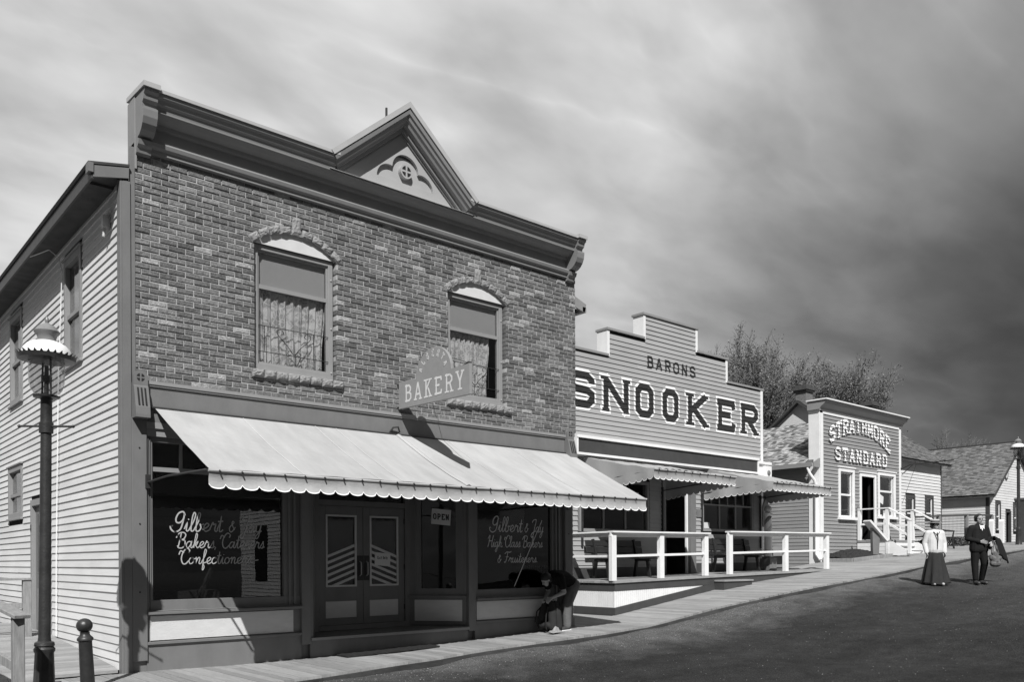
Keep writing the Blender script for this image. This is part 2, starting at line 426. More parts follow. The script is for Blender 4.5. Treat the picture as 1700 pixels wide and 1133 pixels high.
# block capitals on a 1-high grid, stroke centre lines at .1 and .9; (points, closed)
def glyph(ch, w=.66, s=.17, serif=True):
    a, b = .1, w-.1; c = .13; S = []; V = []          # S strokes, V serif bars (x0,x1,y)
    if ch == 'O': S = [([(a+c, .1), (b-c, .1), (b, .1+c), (b, .9-c), (b-c, .9), (a+c, .9), (a, .9-c), (a, .1+c)], True)]
    elif ch == 'U': S = [([(a, .97), (a, .1+c), (a+c, .1), (b-c, .1), (b, .1+c), (b, .97)], False)]
    elif ch == 'S': S = [([(b, .70), (b, .9-c), (b-c, .9), (a+c, .9), (a, .9-c), (a, .53+c*.6), (a+c, .51), (b-c, .49), (b, .47-c*.6), (b, .1+c), (b-c, .1), (a+c, .1), (a, .1+c), (a, .30)], False)]
    elif ch == 'N': S = [([(a+.03, .02), (a+.03, .98)], False), ([(a+.03, .93), (b-.03, .07)], False), ([(b-.03, .02), (b-.03, .98)], False)]; V = [(a-.1, a+.14, 0), (a-.14, a+.06, 1), (b-.14, b+.12, 1)]
    elif ch == 'K': S = [([(a+.06, 0), (a+.06, 1)], False), ([(a+.06, .42), (b-.02, .97)], False), ([(a+.22, .52), (b, .03)], False)]; V = [(a-.1, a+.22, 0), (a-.1, a+.22, 1), (b-.16, b+.1, 1), (b-.14, b+.12, 0)]
    elif ch == 'E': S = [([(a+.06, .0), (a+.06, 1)], False), ([(a-.06, .92), (b, .92), (b+.03, .74)], False), ([(a, .52), (b-.1, .52)], False), ([(a-.06, .08), (b, .08), (b+.04, .27)], False)]; V = []
    elif ch == 'R': S = [([(a+.05, 0), (a+.05, 1)], False), ([(a-.06, .92), (b-c, .92), (b, .92-c), (b, .62), (b-c, .5), (a, .5)], False), ([(a+.26, .5), (b, .04)], False)]; V = [(a-.1, a+.2, 0), (b-.14, b+.12, 0)]
    elif ch == 'B': S = [([(a+.04, 0), (a+.04, 1)], False), ([(a-.04, .92), (b-c, .92), (b-.03, .92-c), (b-.03, .64), (b-c, .53), (a, .53)], False), ([(b-c, .53), (b, .42), (b, .2), (b-c, .08), (a-.04, .08)], False)]; V = []
    elif ch == 'A': S = [([(a-.02, .0), (w/2, .97)], False), ([(w/2, .97), (b+.02, .0)], False), ([(a+.1, .32), (b-.1, .32)], False)]; V = [(a-.12, a+.12, 0), (b-.12, b+.12, 0)]
    elif ch == 'T': S = [([(w/2, 0), (w/2, .95)], False), ([(a-.04, .72), (a-.02, .92), (b+.02, .92), (b+.04, .72)], False)]; V = [(w/2-.17, w/2+.17, 0)]
    elif ch == 'H': S = [([(a+.04, 0), (a+.04, 1)], False), ([(b-.04, 0), (b-.04, 1)], False), ([(a, .5), (b, .5)], False)]; V = [(a-.1, a+.18, 0), (a-.1, a+.18, 1), (b-.18, b+.1, 0), (b-.18, b+.1, 1)]
    elif ch == 'M': S = [([(a, 0), (a, 1)], False), ([(a, .95), (w/2, .25)], False), ([(w/2, .25), (b, .95)], False), ([(b, 0), (b, 1)], False)]; V = [(a-.1, a+.12, 0), (b-.12, b+.1, 0), (a-.1, a+.05, 1), (b-.05, b+.1, 1)]
    elif ch == 'D': S = [([(a+.04, 0), (a+.04, 1)], False), ([(a-.05, .92), (b-c, .92), (b, .92-c), (b, .08+c), (b-c, .08), (a-.05, .08)], False)]
    elif ch == 'L': S = [([(a+.04, 0), (a+.04, 1)], False), ([(a-.05, .08), (b, .08), (b+.03, .3)], False)]; V = [(a-.08, a+.18, 1)]
    elif ch == 'P': S = [([(a+.05, 0), (a+.05, 1)], False), ([(a-.06, .92), (b-c, .92), (b, .92-c), (b, .62), (b-c, .46), (a, .46)], False)]; V = [(a-.1, a+.2, 0)]
    elif ch == 'Y': S = [([(w/2, 0), (w/2, .48)], False), ([(a, .98), (w/2, .45)], False), ([(b, .98), (w/2, .45)], False)]; V = [(w/2-.15, w/2+.15, 0), (a-.1, a+.12, 1), (b-.12, b+.1, 1)]
    else: return [], w
    if serif:
        for (x0, x1, y) in V:
            yy = .045 if y == 0 else .955; S.append(([(x0, yy), (x1, yy)], False, .09))
    return S, w
def word_polys(text, x0, x1, z0, z1, s=.17, grow=0.0, w=None, gap=.14, serif=True):
    """quads in the (u, v) plane for a straight line of block capitals filling the box"""
    W = w or {}; tot = 0; gl = []
    for ch in text:
        S, wd = glyph(ch, W.get(ch, W.get('*', .66)), s, serif); gl.append((S, tot)); tot += wd+gap
    tot -= gap; H = z1-z0; sx = (x1-x0)/tot; out = []
    for S, off in gl:
        for st in S:
            pts, closed = st[0], st[1]; wd = (st[2] if len(st) > 2 else s)*H+2*grow
            P = [(x0+(off+p[0])*sx, z0+p[1]*H) for p in pts]
            if not closed and grow:                        # lengthen the ends for the outline
                a, b = Vector(P[0]), Vector(P[1]); P[0] = tuple(a-(b-a).normalized()*grow)
                a, b = Vector(P[-1]), Vector(P[-2]); P[-1] = tuple(a-(b-a).normalized()*grow)
            out += [list(q) for q in miter_ribbon(P, wd, closed)]
    return out
def clip_poly(poly, k, lim, keep_above):
    o = []
    for i in range(len(poly)):
        a, b = poly[i-1], poly[i]; ia = (a[k] >= lim) == keep_above or a[k] == lim; ib = (b[k] >= lim) == keep_above or b[k] == lim
        if ia != ib:
            t = (lim-a[k])/(b[k]-a[k]); o.append(Vector(a)+(Vector(b)-Vector(a))*t)
        if ib: o.append(Vector(b))
    return o
def on_siding(mb, polys, plane, z0, e, lip, lift, shear=None):
    """paint polygons on lap boards (X-Z wall facing -Y): cut at each board and laid on its slope"""
    k = 0
    for P in polys:
        zs = [p[1] for p in P]; i0 = int((min(zs)-z0)//e); i1 = int((max(zs)-z0)//e); k += 1
        for i in range(i0, i1+1):
            lo, hi = z0+i*e, z0+(i+1)*e; Q = clip_poly(clip_poly([Vector(p) for p in P], 1, lo+.004, True), 1, hi-.001, False)
            if len(Q) < 3: continue
            mb.poly([(q[0], plane-(lip*(1-(q[1]-lo)/e)+.0045+lift+.00012*(k % 40)), q[1]) for q in Q])
    return mb
SCRIPT = {
 'a': ([[(.32,.34),(.22,.42),(.08,.36),(.02,.18),(.08,.02),(.2,.04),(.32,.3),(.34,.4),(.32,.1),(.38,.0),(.48,.1)]], .46),
 'b': ([[(0,.1),(.16,.5),(.22,.85),(.14,.95),(.08,.7),(.08,.15),(.14,.0),(.26,.04),(.32,.2),(.26,.36),(.34,.34),(.44,.38)]], .42),
 'c': ([[(.3,.34),(.2,.42),(.06,.32),(.04,.12),(.14,.0),(.28,.06),(.38,.16)]], .34),
 'e': ([[(0,.1),(.18,.2),(.28,.34),(.18,.42),(.06,.3),(.06,.1),(.16,.0),(.3,.06),(.38,.14)]], .34),
 'f': ([[(0,.1),(.16,.5),(.22,.85),(.14,.95),(.1,.7),(.1,-.3),(.16,-.38),(.2,-.2),(.12,.02),(.3,.1)]], .3),
 'g': ([[(.3,.34),(.2,.42),(.06,.36),(.02,.18),(.08,.02),(.2,.06),(.3,.3),(.32,.4),(.26,-.3),(.14,-.4),(.1,-.25),(.42,.1)]], .42),
 'h': ([[(0,.1),(.16,.5),(.2,.85),(.12,.95),(.08,.6),(.06,0)],[(.07,.1),(.14,.32),(.24,.42),(.3,.3),(.28,.05),(.36,.0),(.46,.1)]], .44),
 'i': ([[(0,.1),(.1,.4),(.1,.08),(.16,0),(.26,.1)],[(.13,.58),(.16,.62)]], .24),
 'k': ([[(0,.1),(.16,.5),(.2,.85),(.12,.95),(.08,.6),(.06,0)],[(.08,.2),(.28,.42),(.22,.22),(.1,.2),(.2,.14),(.3,.0),(.42,.1)]], .4),
 'l': ([[(0,.1),(.16,.5),(.22,.85),(.14,.95),(.08,.7),(.08,.1),(.16,0),(.26,.1)]], .24),
 'n': ([[(0,.3),(.08,.42),(.1,.2),(.08,0)],[(.08,.1),(.2,.4),(.3,.36),(.28,.06),(.36,0),(.46,.1)]], .44),
 'o': ([[(.24,.4),(.1,.38),(.02,.2),(.1,.02),(.24,.04),(.32,.2),(.24,.4),(.3,.32),(.44,.36)]], .4),
 'r': ([[(0,.1),(.1,.4),(.14,.46),(.16,.36),(.28,.38),(.26,.1),(.34,0),(.42,.1)]], .38),
 's': ([[(0,.05),(.14,.3),(.2,.46),(.24,.2),(.2,.02),(.06,.02)],[(.2,.02),(.34,.1)]], .32),
 't': ([[(0,.1),(.12,.5),(.14,.78),(.12,.1),(.2,0),(.3,.1)],[(.0,.52),(.26,.55)]], .28),
 'u': ([[(0,.3),(.06,.42),(.06,.1),(.14,0),(.28,.1),(.32,.4),(.32,.08),(.4,0),(.5,.1)]], .48),
 'y': ([[(0,.3),(.06,.42),(.06,.1),(.14,.02),(.28,.1),(.34,.42),(.3,0),(.24,-.32),(.12,-.4),(.08,-.25),(.2,-.08),(.42,.1)]], .42),
 'G': ([[(.62,.8),(.5,.98),(.3,.9),(.2,.65),(.24,.45),(.4,.42),(.55,.6),(.58,.85),(.54,.4),(.46,.08),(.25,-.05),(.05,.05),(-.02,.22),(.1,.25)]], .66),
 'J': ([[(.05,.75),(.2,.95),(.45,1.0),(.5,.9),(.4,.4),(.3,-.2),(.15,-.4),(.05,-.25),(.2,-.05),(.52,.1)]], .54),
 'B': ([[(.2,.95),(.16,.5),(.1,.0)],[(-.08,.65),(.08,.95),(.35,1.0),(.5,.85),(.42,.6),(.25,.52),(.48,.48),(.52,.2),(.38,.0),(.15,.0),(.05,.15)]], .6),
 'C': ([[(.5,.7),(.54,.9),(.34,1.0),(.14,.75),(.08,.35),(.2,.04),(.38,.0),(.56,.2)],[(-.1,.6),(-.02,.85),(.2,.72)]], .56),
 'H': ([[(.0,.7),(.12,.95),(.2,.9),(.15,.4),(.06,0)],[(.58,1.0),(.5,.5),(.45,.1),(.52,0),(.64,.1)],[(.1,.5),(.5,.52)]], .62),
 'F': ([[(.32,.9),(.26,.4),(.15,.03),(0,.06)],[(.0,.78),(.2,.95),(.5,.92),(.7,1.0)],[(.15,.5),(.45,.52)]], .5),
 'L': ([[(.4,.95),(.3,.95),(.2,.5),(.12,.05),(0,.05),(.2,.1),(.5,.05)]], .5),
 '&': ([[(.4,.12),(.2,.5),(.24,.66),(.32,.56),(.1,.3),(.1,.08),(.24,.0),(.44,.3)]], .5),
 ',': ([[(.08,.05),(.02,-.12)]], .16), '.': ([[(.03,.0),(.08,.04)]], .16), "'": ([[(.1,.95),(.05,.78)]], .14), ' ': ([], .26), '-': ([[(.05,.2),(.3,.24)]], .36)}
def script_polys(text, x, z, h, length, wd=.055):
    tot = sum(SCRIPT[c][1] for c in text); sx = length/tot; o = []; off = 0
    for c in text:
        S, adv = SCRIPT[c]
        for st in S:
            P = [(x+(off+p.x+.22*p.y*h/sx*.6)*sx, z+p.y*h) for p in cr([Vector((a, b, 0)) for a, b in st], 5)]
            o += miter_ribbon(P, wd*h*(1.5 if c.isupper() else 1.25))
        off += adv
    return o
def flat_y(mb, polys, y, step=.00012):
    for k, P in enumerate(polys): mb.poly([(p[0], y-step*(k % 30), p[1]) for p in P])
    return mb

# ================================================================== SETTING
def road_z(x, y):
    d = max(0.0, kerb_y(x)-y); k = interp([(4, .045), (16, .085)], x)
    return zb(x)-.09-k*min(d, 2.6)-.018*max(0, d-2.6)
def axis_vals(segs):
    o = []
    for a, b, s in segs:
        n = max(1, round((b-a)/s)); o += [a+(b-a)*i/n for i in range(n)]
    return o+[segs[-1][1]]
# gravel road
xs = axis_vals([(-300, -20, 20), (-20, 0, .5), (0, 30, .25), (30, 60, 1), (60, 300, 20)])
ys = [0, .08, .25, .5, .75, 1, 1.3, 1.6, 2, 2.4, 2.8, 3.3, 3.8, 4.4, 5, 5.6, 6.3, 7, 8, 9, 10, 12, 15, 20, 28, 40, 70, 150, 300]
P = []
def bumpz(x, y): return .018*math.sin(x*1.7+y*.9)+.012*math.sin(x*.6-y*2.3)+.008*math.sin(x*4.1+y*3.3)
for x in xs:
    ky = kerb_y(x)+.02
    P.append([(x, ky-d, road_z(x, ky-d)+(bumpz(x, ky-d) if d < 28 and -20 < x < 60 else 0)) for d in ys])
m_road = bpy.data.materials.new('gravel_road'); m_road.use_nodes = True
t = m_road.node_tree; b = t.nodes['Principled BSDF']; b.inputs['Roughness'].default_value = .95; b.inputs['Specular IOR Level'].default_value = .1
tcn = t.nodes.new('ShaderNodeTexCoord')
def tn(scale, detail=6, rough=.65, stretch=(1, 1, 1)):
    mp = t.nodes.new('ShaderNodeMapping'); mp.inputs['Scale'].default_value = stretch; t.links.new(tcn.outputs['Object'], mp.inputs[0])
    n = t.nodes.new('ShaderNodeTexNoise'); n.inputs['Scale'].default_value = scale; n.inputs['Detail'].default_value = detail; n.inputs['Roughness'].default_value = rough
    t.links.new(mp.outputs[0], n.inputs['Vector']); return n.outputs['Fac']
def tmr(x, a, bb, c, d):
    r = t.nodes.new('ShaderNodeMapRange'); t.links.new(x, r.inputs[0])
    for i, v in enumerate((a, bb, c, d)): r.inputs[1+i].default_value = v
    return r.outputs[0]
def tm(op, x, y):
    n = t.nodes.new('ShaderNodeMath'); n.operation = op
    for i, v in enumerate((x, y)):
        if isinstance(v, (int, float)): n.inputs[i].default_value = v
        else: t.links.new(v, n.inputs[i])
    return n.outputs[0]
large = tmr(tn(.55, 5, .6, (.5, 1.2, 1)), .38, .66, .024, .038)
grit = tm('MULTIPLY', tmr(tn(60, 3, .75), .36, .64, .35, 1.8), tmr(tn(3, 7, .78), .36, .66, .74, 1.25))
sepn = t.nodes.new('ShaderNodeSeparateXYZ'); t.links.new(tcn.outputs['Object'], sepn.inputs[0])
wob = tm('ADD', sepn.outputs[1], tmr(tn(1.3, 4), .3, .7, -.45, .45))
edge = tmr(wob, -2.9, -1.6, 0, 1)
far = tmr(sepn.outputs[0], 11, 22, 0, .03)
vor = t.nodes.new('ShaderNodeTexVoronoi'); vor.inputs['Scale'].default_value = 34; t.links.new(tcn.outputs['Object'], vor.inputs['Vector'])
peb = tm('MULTIPLY', tmr(vor.outputs['Distance'], .10, .2, 1, 0), tmr(tn(2.2, 3), .5, .62, 0, 1))
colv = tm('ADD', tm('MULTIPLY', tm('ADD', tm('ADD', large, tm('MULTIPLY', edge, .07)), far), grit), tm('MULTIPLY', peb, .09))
t.links.new(colv, b.inputs['Base Color'])
bp = t.nodes.new('ShaderNodeBump'); bp.inputs['Strength'].default_value = .8; bp.inputs['Distance'].default_value = .03
t.links.new(tn(30, 6, .7), bp.inputs['Height']); t.links.new(bp.outputs[0], b.inputs['Normal'])
struct('road', MB().grid(P), m_road, smooth=True)
# loose stones along the kerb
g = MB()
def stone(x, y, s):
    z = road_z(x, y)+bumpz(x, y)
    g.ball((x, y, z+s*.3), s*rnd.uniform(.7, 1.3), s*rnd.uniform(.7, 1.2), s*.55, 6, 4)
for i in range(1300):
    x = rnd.uniform(-2, 13); stone(x, kerb_y(x)-.05-abs(rnd.gauss(0, .55))*(1+max(0, 6-x)*.12), rnd.uniform(.003, .010))
for i in range(900):
    x = rnd.uniform(-1, 22); stone(x, kerb_y(x)-rnd.uniform(.1, 6.0), rnd.uniform(.004, .008))
tag(build('gravel', g, mat('gravel_stone', .21, .9, .1, .2, 8, island=.55)), 'loose pale pebbles scattered along the road edge', 'gravel', kind='stuff')
# ground behind the kerb
xs2 = axis_vals([(-300, -20, 20), (-20, 60, .8), (60, 300, 20)]); P = []
for x in xs2:
    ky = kerb_y(x)+.02
    P.append([(x, y, zb(x)-.14-(0.05 if y > -.5 else 0)) for y in (ky, -.5, 0, 1.5, 4, 10, 30, 80, 300)])
m_grass = mat('dry_ground', .10, .95, .1, .35, 6, bump=.6)
struct('ground', MB().grid(P), m_grass)

# boardwalk: cross planks from the kerb to the buildings
def back_y(x):
    if x < 0: return 0.0
    if x < 8.32: return .05
    if x < 9.98: return 2.2
    if x < 18.9: return .60
    return 2.2 if x < 21.5 else 1.1 if x < 23.75 else 2.2
b1 = MB(); x = -1.05
while x < 60:
    wd = rnd.uniform(.135, .15); x1 = x+wd-.007; xm = (x+x1)/2
    za, zc = zb(x), zb(x1); y0 = kerb_y(xm)+rnd.uniform(-.012, .015); y1 = back_y(xm)
    dz = rnd.uniform(-.003, .003); T = .04
    yc = [y0, y1]
    if y1-y0 > 1.8 and rnd.random() < .5: c = rnd.choice((-.35, -.1)); yc = [y0, c, y1]
    for ya, yb in zip(yc, yc[1:]):
        b1.hexa([(x, ya, za-T), (x1, ya, zc-T), (x1, yb-.003, zc-T), (x, yb-.003, za-T)], [(x, ya, za+dz), (x1, ya, zc+dz), (x1, yb-.003, zc+dz), (x, yb-.003, za+dz)])
    x += wd
struct('boardwalk', b1, m_boards)
kb = MB(); x = -1.05
while x < 58:
    ln = rnd.uniform(2.2, 3.6); n = 5
    for i in range(n):
        a, c = x+ln*i/n, x+ln*(i+1)/n-(.01 if i == n-1 else 0); dz = rnd.uniform(-.004, .004)
        kb.hexa([(a, kerb_y(a)-.05, zb(a)-.26), (c, kerb_y(c)-.05, zb(c)-.26), (c, kerb_y(c)-.012, zb(c)-.26), (a, kerb_y(a)-.012, zb(a)-.26)],
                [(a, kerb_y(a)-.05, zb(a)-.035), (c, kerb_y(c)-.05, zb(c)-.035), (c, kerb_y(c)-.012, zb(c)-.035), (a, kerb_y(a)-.012, zb(a)-.035)])
    x += ln
struct('kerb', kb, m_kerb)
# ramp of boards along the left side of the bakery
rp = MB(); y = -2.0
def ramp_z(y): return interp([(-2.2, -.02), (0, .012), (.3, .07), (3.3, .24), (3.9, .29), (30, .32)], y)
while y < 7.2:
    wd = rnd.uniform(.135, .15); ya, yb = y, y+wd-.008
    x0 = -2.1 if y > -.0 else -1.7; x1 = -.085 if y > .02 else -1.06
    for s0, s1 in ((x0-2.2, x0+rnd.uniform(.1, .9)), (None, x1)):
        if s0 is None: s0 = last
        last = s1+.004
        za, zc, dz = ramp_z(ya), ramp_z(yb), rnd.uniform(-.003, .003)
        rp.hexa([(s0, ya, za-.04), (s1, ya, za-.04), (s1, yb, zc-.04), (s0, yb, zc-.04)], [(s0, ya, za+dz), (s1, ya, za+dz), (s1, yb, zc+dz), (s0, yb, zc+dz)])
    y += wd
struct('path', rp, m_boards_x)

# ================================================================== BAKERY
BK = empty('bakery_building', (4.15, 0, .1), 'two-storey brick-fronted bakery with gabled cornice and white clapboard side', 'building')
W1, W2 = (1.775, 3.065), (5.24, 6.50)          # upper window openings in X
ZS, ZH = 4.235, 6.075                           # sill and head of the rectangular part
ARC = .235                                      # rise of the arch
def opening(z, pad=0.0):
    """intervals of X taken out of the brickwork at height z"""
    o = []
    for a, b in (W1, W2):
        if ZS-pad <= z <= ZH: o.append((a-.015, b+.015))
        elif ZH < z < ZH+ARC+.12:
            c, hw = (a+b)/2, (b-a)/2+.03; rise = ARC+.1; rad = (hw*hw+rise*rise)/(2*rise); dz = z-(ZH+rise-rad)
            if rad > abs(dz):
                h = math.sqrt(rad*rad-dz*dz); o.append((c-min(h, hw+.02), c+min(h, hw+.02)))
    return o
C = .0782; nb = int((6.93-3.845)/C)
bk, mo = MB(), MB()
for i in range(nb+1):
    z0 = 3.845+i*C; zc = z0+C/2; x0, x1 = .045+.07*(i/nb), 8.29
    ex = opening(zc)
    s = x0-(0 if i % 2 else .112); cuts = []
    iv = []; p = x0
    for a, b in ex: iv.append((p, a)); p = b
    iv.append((p, x1))
    for a, b in iv: mo.box(a+.01, b-.01, .011, .22, z0, z0+C)
    while s < x1:
        ln = .232+rnd.uniform(-.006, .006)
        for a, b in iv:
            q0, q1 = max(s, a), min(s+ln-.014, b)
            if q1-q0 < .03: continue
            d = rnd.uniform(-.005, .004); zz = rnd.uniform(-.002, .002); c = .006
            T = bk
            lo, hi = z0+.0065+zz, z0+C-.0065+zz; yf = d
            i0 = len(T.v)
            dpt = .22 if (q0 == a or q1 == b) else .05
            T.v += [(q0, dpt, lo), (q1, dpt, lo), (q1, dpt, hi), (q0, dpt, hi), (q0, yf+c, lo), (q1, yf+c, lo), (q1, yf+c, hi), (q0, yf+c, hi),
                    (q0+c, yf, lo+c), (q1-c, yf, lo+c), (q1-c, yf, hi-c), (q0+c, yf, hi-c)]
            T.f += [(i0+8, i0+9, i0+10, i0+11)]
            for k in range(4):
                k2 = (k+1) % 4; T.f += [(i0+k, i0+k2, i0+4+k2, i0+4+k), (i0+4+k, i0+4+k2, i0+8+k2, i0+8+k)]
        s += ln
build('mortar', mo, m_mortar, BK)
bw_ = build('brick_wall', bk, m_brick, BK)

# shell: side walls, rear, roof, floors
SW = [(1.86, 2.84, 4.44, 6.1), (5.88, 6.94, 4.44, 6.1), (5.94, 7.16, 2.29, 3.27), (3.79, 5.22, .1, 2.55)]
sh = MB()
wall_with_holes(sh, 'y', -.05, .12, .02, 15, -.1, 6.45, [(a, b, c, d) for a, b, c, d in SW])
sh.box(8.2, 8.3, .3, 15, -.1, 6.45); sh.box(-.05, 8.3, 14.9, 15, -.1, 6.45)
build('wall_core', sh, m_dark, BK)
sd = MB(); siding(sd, 'y', -.052, .10, 15, .03, 6.44, .1125, .0195, [(a-.03, b+.03, c-.03, d+.03) for a, b, c, d in SW], jog=True)
build('side_siding', sd, m_white_siding, BK)
rs = MB(); siding(rs, 'y', 8.302, .12, 15, .06, 6.44, .1125, .015, out=1); build('side_siding', rs, m_white_siding, BK)
fl = MB(); fl.box(.05, 8.2, .3, 14.9, 3.5, 3.6); fl.box(.07, 8.2, 6, 6.1, .2, 3.5); fl.box(.05, 8.2, 2.2, 2.3, 3.6, 6.6); fl.box(.05, 8.2, 1.0, 6, .25, .3)
fl.box(.02, .06, 1, 6, .3, 3.5); fl.box(.05, 8.2, .22, 2.3, 6.6, 6.65)
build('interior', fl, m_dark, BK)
ro = MB()   # low gable roof behind the parapet, eaves over both sides
ro.hexa([(-.40, .28, 6.44), (4.15, .28, 7.35), (8.66, .28, 6.44), (8.66, .28, 6.38), (-.40, .28, 6.38)], [(-.40, 15.2, 6.44), (4.15, 15.2, 7.35), (8.66, 15.2, 6.44), (8.66, 15.2, 6.38), (-.40, 15.2, 6.38)])
rf = build('roof', ro, m_roof, BK)
ev = MB()
ev.box(-.42, -.39, -.04, 15.2, 6.33, 6.50); ev.prism([(-.44, -.06, 6.50), (.04, -.06, 6.60), (.04, -.06, 6.63), (-.46, -.06, 6.53)], (0, 15.2, 0))
ev.box(-.39, .02, .0, 15.2, 6.415, 6.44)
build('eave', ev, m_dkpaint, rf)
e2 = MB(); e2.prism([(-.40, -.05, 6.35), (.03, -.05, 6.45), (.03, -.05, 6.59), (-.40, -.05, 6.50)], (0, .03, 0)); e2.box(-.46, -.40, -.07, .06, 6.40, 6.52)
build('eave_return', e2, m_paint, rf)
e3 = MB(); e3.prism([(8.66, .1, 6.35), (8.28, .1, 6.45), (8.28, .1, 6.66), (8.70, .1, 6.52)], (0, .03, 0)); e3.box(8.6, 8.7, .1, 15.2, 6.36, 6.46)
build('eave_return', e3, m_paint_lt, rf)
# corner boards
cb = MB(); cb.box(-.075, -.046, -.03, .11, -.03, 6.42); cb.box(-.046, .055, -.03, .0, -.03, 6.42); cb.box(.055, .12, -.006, .02, 3.8, 6.9)
build('corner_board', cb, m_paint, BK, bevel=.004)
# parapet block behind the cornice
pp = MB(); pp.box(.115, .14, -.02, .27, 6.62, 7.56); pp.box(.14, 8.2, .03, .27, 6.92, 7.52); build('parapet', pp, m_paint_lt, BK)
# cornice: moulded profile swept along the front
low = [(0, 6.86), (-.055, 6.87), (-.055, 6.92), (-.10, 6.945), (-.115, 6.99), (-.085, 7.02), (-.04, 7.03), (-.04, 7.19), (-.085, 7.205), (-.095, 7.25), (-.15, 7.265), (-.20, 7.285), (-.245, 7.32), (-.265, 7.325), (-.265, 7.345), (.1, 7.345)]
hi = [(.1, 7.347), (-.255, 7.347), (-.268, 7.40), (-.30, 7.42), (-.325, 7.465), (-.355, 7.49), (-.365, 7.53), (.1, 7.53)]
cm = MB(); cm.prism([(.30, y, z) for y, z in low], (7.72, 0, 0))
cor = build('cornice', cm, m_cornice, BK)
PX0, PX1, PA = 2.93, 5.45, (4.20, 8.65)
c2 = MB(); c2.prism([(.30, y, z) for y, z in hi], (PX0-.30, 0, 0)); c2.prism([(PX1, y, z) for y, z in hi], (8.02-PX1, 0, 0))
build('cornice_crown', c2, m_cornice, cor)
fl_ = MB()
for a, b in ((.28, PX0+.02), (PX1-.02, 8.04)): fl_.hexa([(a, -.385, 7.532), (b, -.385, 7.532), (b, .29, 7.60), (a, .29, 7.60)], [(a, -.385, 7.575), (b, -.385, 7.575), (b, .29, 7.65), (a, .29, 7.65)])
fl_.box(PX0-.1, PX1+.1, -.285, -.10, 7.347, 7.352)
build('flashing', fl_, m_flash, cor)
for xa, xb in ((.125, .305), (8.01, 8.19)):            # end brackets
    k = MB(); k.prism([(xa, y, z) for y, z in [(.02, 6.80), (-.07, 6.82), (-.09, 6.88), (-.13, 6.91), (-.15, 6.97), (-.10, 6.985), (-.10, 7.0)] +
        [(-.10-.25*math.sin(R(a)), 7.28-.28*math.cos(R(a))) for a in (0, 18, 36, 54, 72, 90)] + [(-.35, 7.31), (-.29, 7.33), (-.30, 7.38), (-.345, 7.41), (-.36, 7.47), (-.40, 7.50), (-.40, 7.535), (.27, 7.535), (.27, 6.80)]], (xb-xa, 0, 0))
    o = build('bracket', k, m_cornice, BK)
    k = MB(); k.hexa([(xa-.02, -.43, 7.537), (xb+.015, -.43, 7.537), (xb+.015, .29, 7.60), (xa-.02, .29, 7.60)], [(xa-.02, -.43, 7.60), (xb+.015, -.43, 7.60), (xb+.015, .29, 7.66), (xa-.02, .29, 7.66)])
    build('bracket_cap', k, m_flash, o)
# pediment
def rake(prof, p, q, side):
    """sweep a (depth, height-below-edge) profile along a raking edge p->q; mitred vertically"""
    mb = MB(); p, q = Vector(p), Vector(q); d = (q-p).normalized(); n = Vector((-d.z, 0, d.x))*(1 if side > 0 else -1)
    def at(pt, s):                                   # slide along d so that the section is cut by a vertical plane at the apex
        r_ = []
        for y, h in prof:
            v = Vector((pt.x, 0, pt.z))+n*(-h)
            if s: v = v+d*((pt.x-v.x)/d.x)
            r_.append((v.x, y, v.z))
        return r_
    A, B = at(p, False), at(q, True); i = len(mb.v); nP = len(prof); mb.v += A+B
    mb.f += [tuple(range(i, i+nP)), tuple(range(i+nP, i+2*nP))[::-1]]
    for k in range(nP): mb.f.append((i+k, i+(k+1) % nP, i+nP+(k+1) % nP, i+nP+k))
    return mb
rprof = [(-.385, 0), (-.375, .05), (-.345, .06), (-.33, .10), (-.29, .12), (-.27, .15), (-.20, .16), (-.19, .205), (-.14, .21), (-.14, .235), (.1, .235), (.1, 0)]
pd_root = build('pediment', rake(rprof, (PX0-.07, 0, 7.50), (PA[0], 0, PA[1]), 1), m_cornice, BK)
build('raking_cornice', rake(rprof, (PX1+.07, 0, 7.50), (PA[0], 0, PA[1]), -1), m_cornice, pd_root)
fp = [(-.40, -.085), (-.40, -.012), (.25, -.012), (.25, -.085)]
build('flashing', rake(fp, (PX0-.08, 0, 7.505), (PA[0], 0, PA[1]+.01), 1), m_flash, pd_root); build('flashing', rake(fp, (PX1+.08, 0, 7.505), (PA[0], 0, PA[1]+.01), -1), m_flash, pd_root)
# tympanum with a trefoil sunk into it
cx0 = 4.295
def arc(cx, cz, r, a0, a1, n=14): return [(cx+r*math.cos(R(a0+(a1-a0)*i/n)), cz+r*math.sin(R(a0+(a1-a0)*i/n))) for i in range(n+1)]
TZ = 7.575
tre = arc(cx0-.31, TZ+.0, .235, 180, 76, 10)+arc(cx0, TZ+.215, .255, 174, 6, 16)+arc(cx0+.31, TZ+.0, .235, 104, 0, 10)
apex = (PA[0], PA[1]-.30); dx = (PA[1]-7.50)/(PA[0]-PX0)
bl0, br0 = (PX0+.32, TZ), (PX1-.32, TZ)
ty = MB(); ty.prism([(x, -.11, z) for x, z in [bl0]+tre+[br0, (PA[0], 8.45)]], (0, .055, 0))
tm_ = build('tympanum', ty, m_tymp, pd_root)
k = MB(); k.box(PX0+.5, PX1-.5, -.056, .0, TZ-.03, 8.0); k.prism([(PX0, -.02, 7.35), (PX1, -.02, 7.35), (PA[0], -.02, PA[1]-.05)], (0, .1, 0)); k.box(PX0+.15, PX1-.15, -.112, -.03, 7.352, TZ-.001)
build('trefoil_panel', k, m_tymp, tm_)
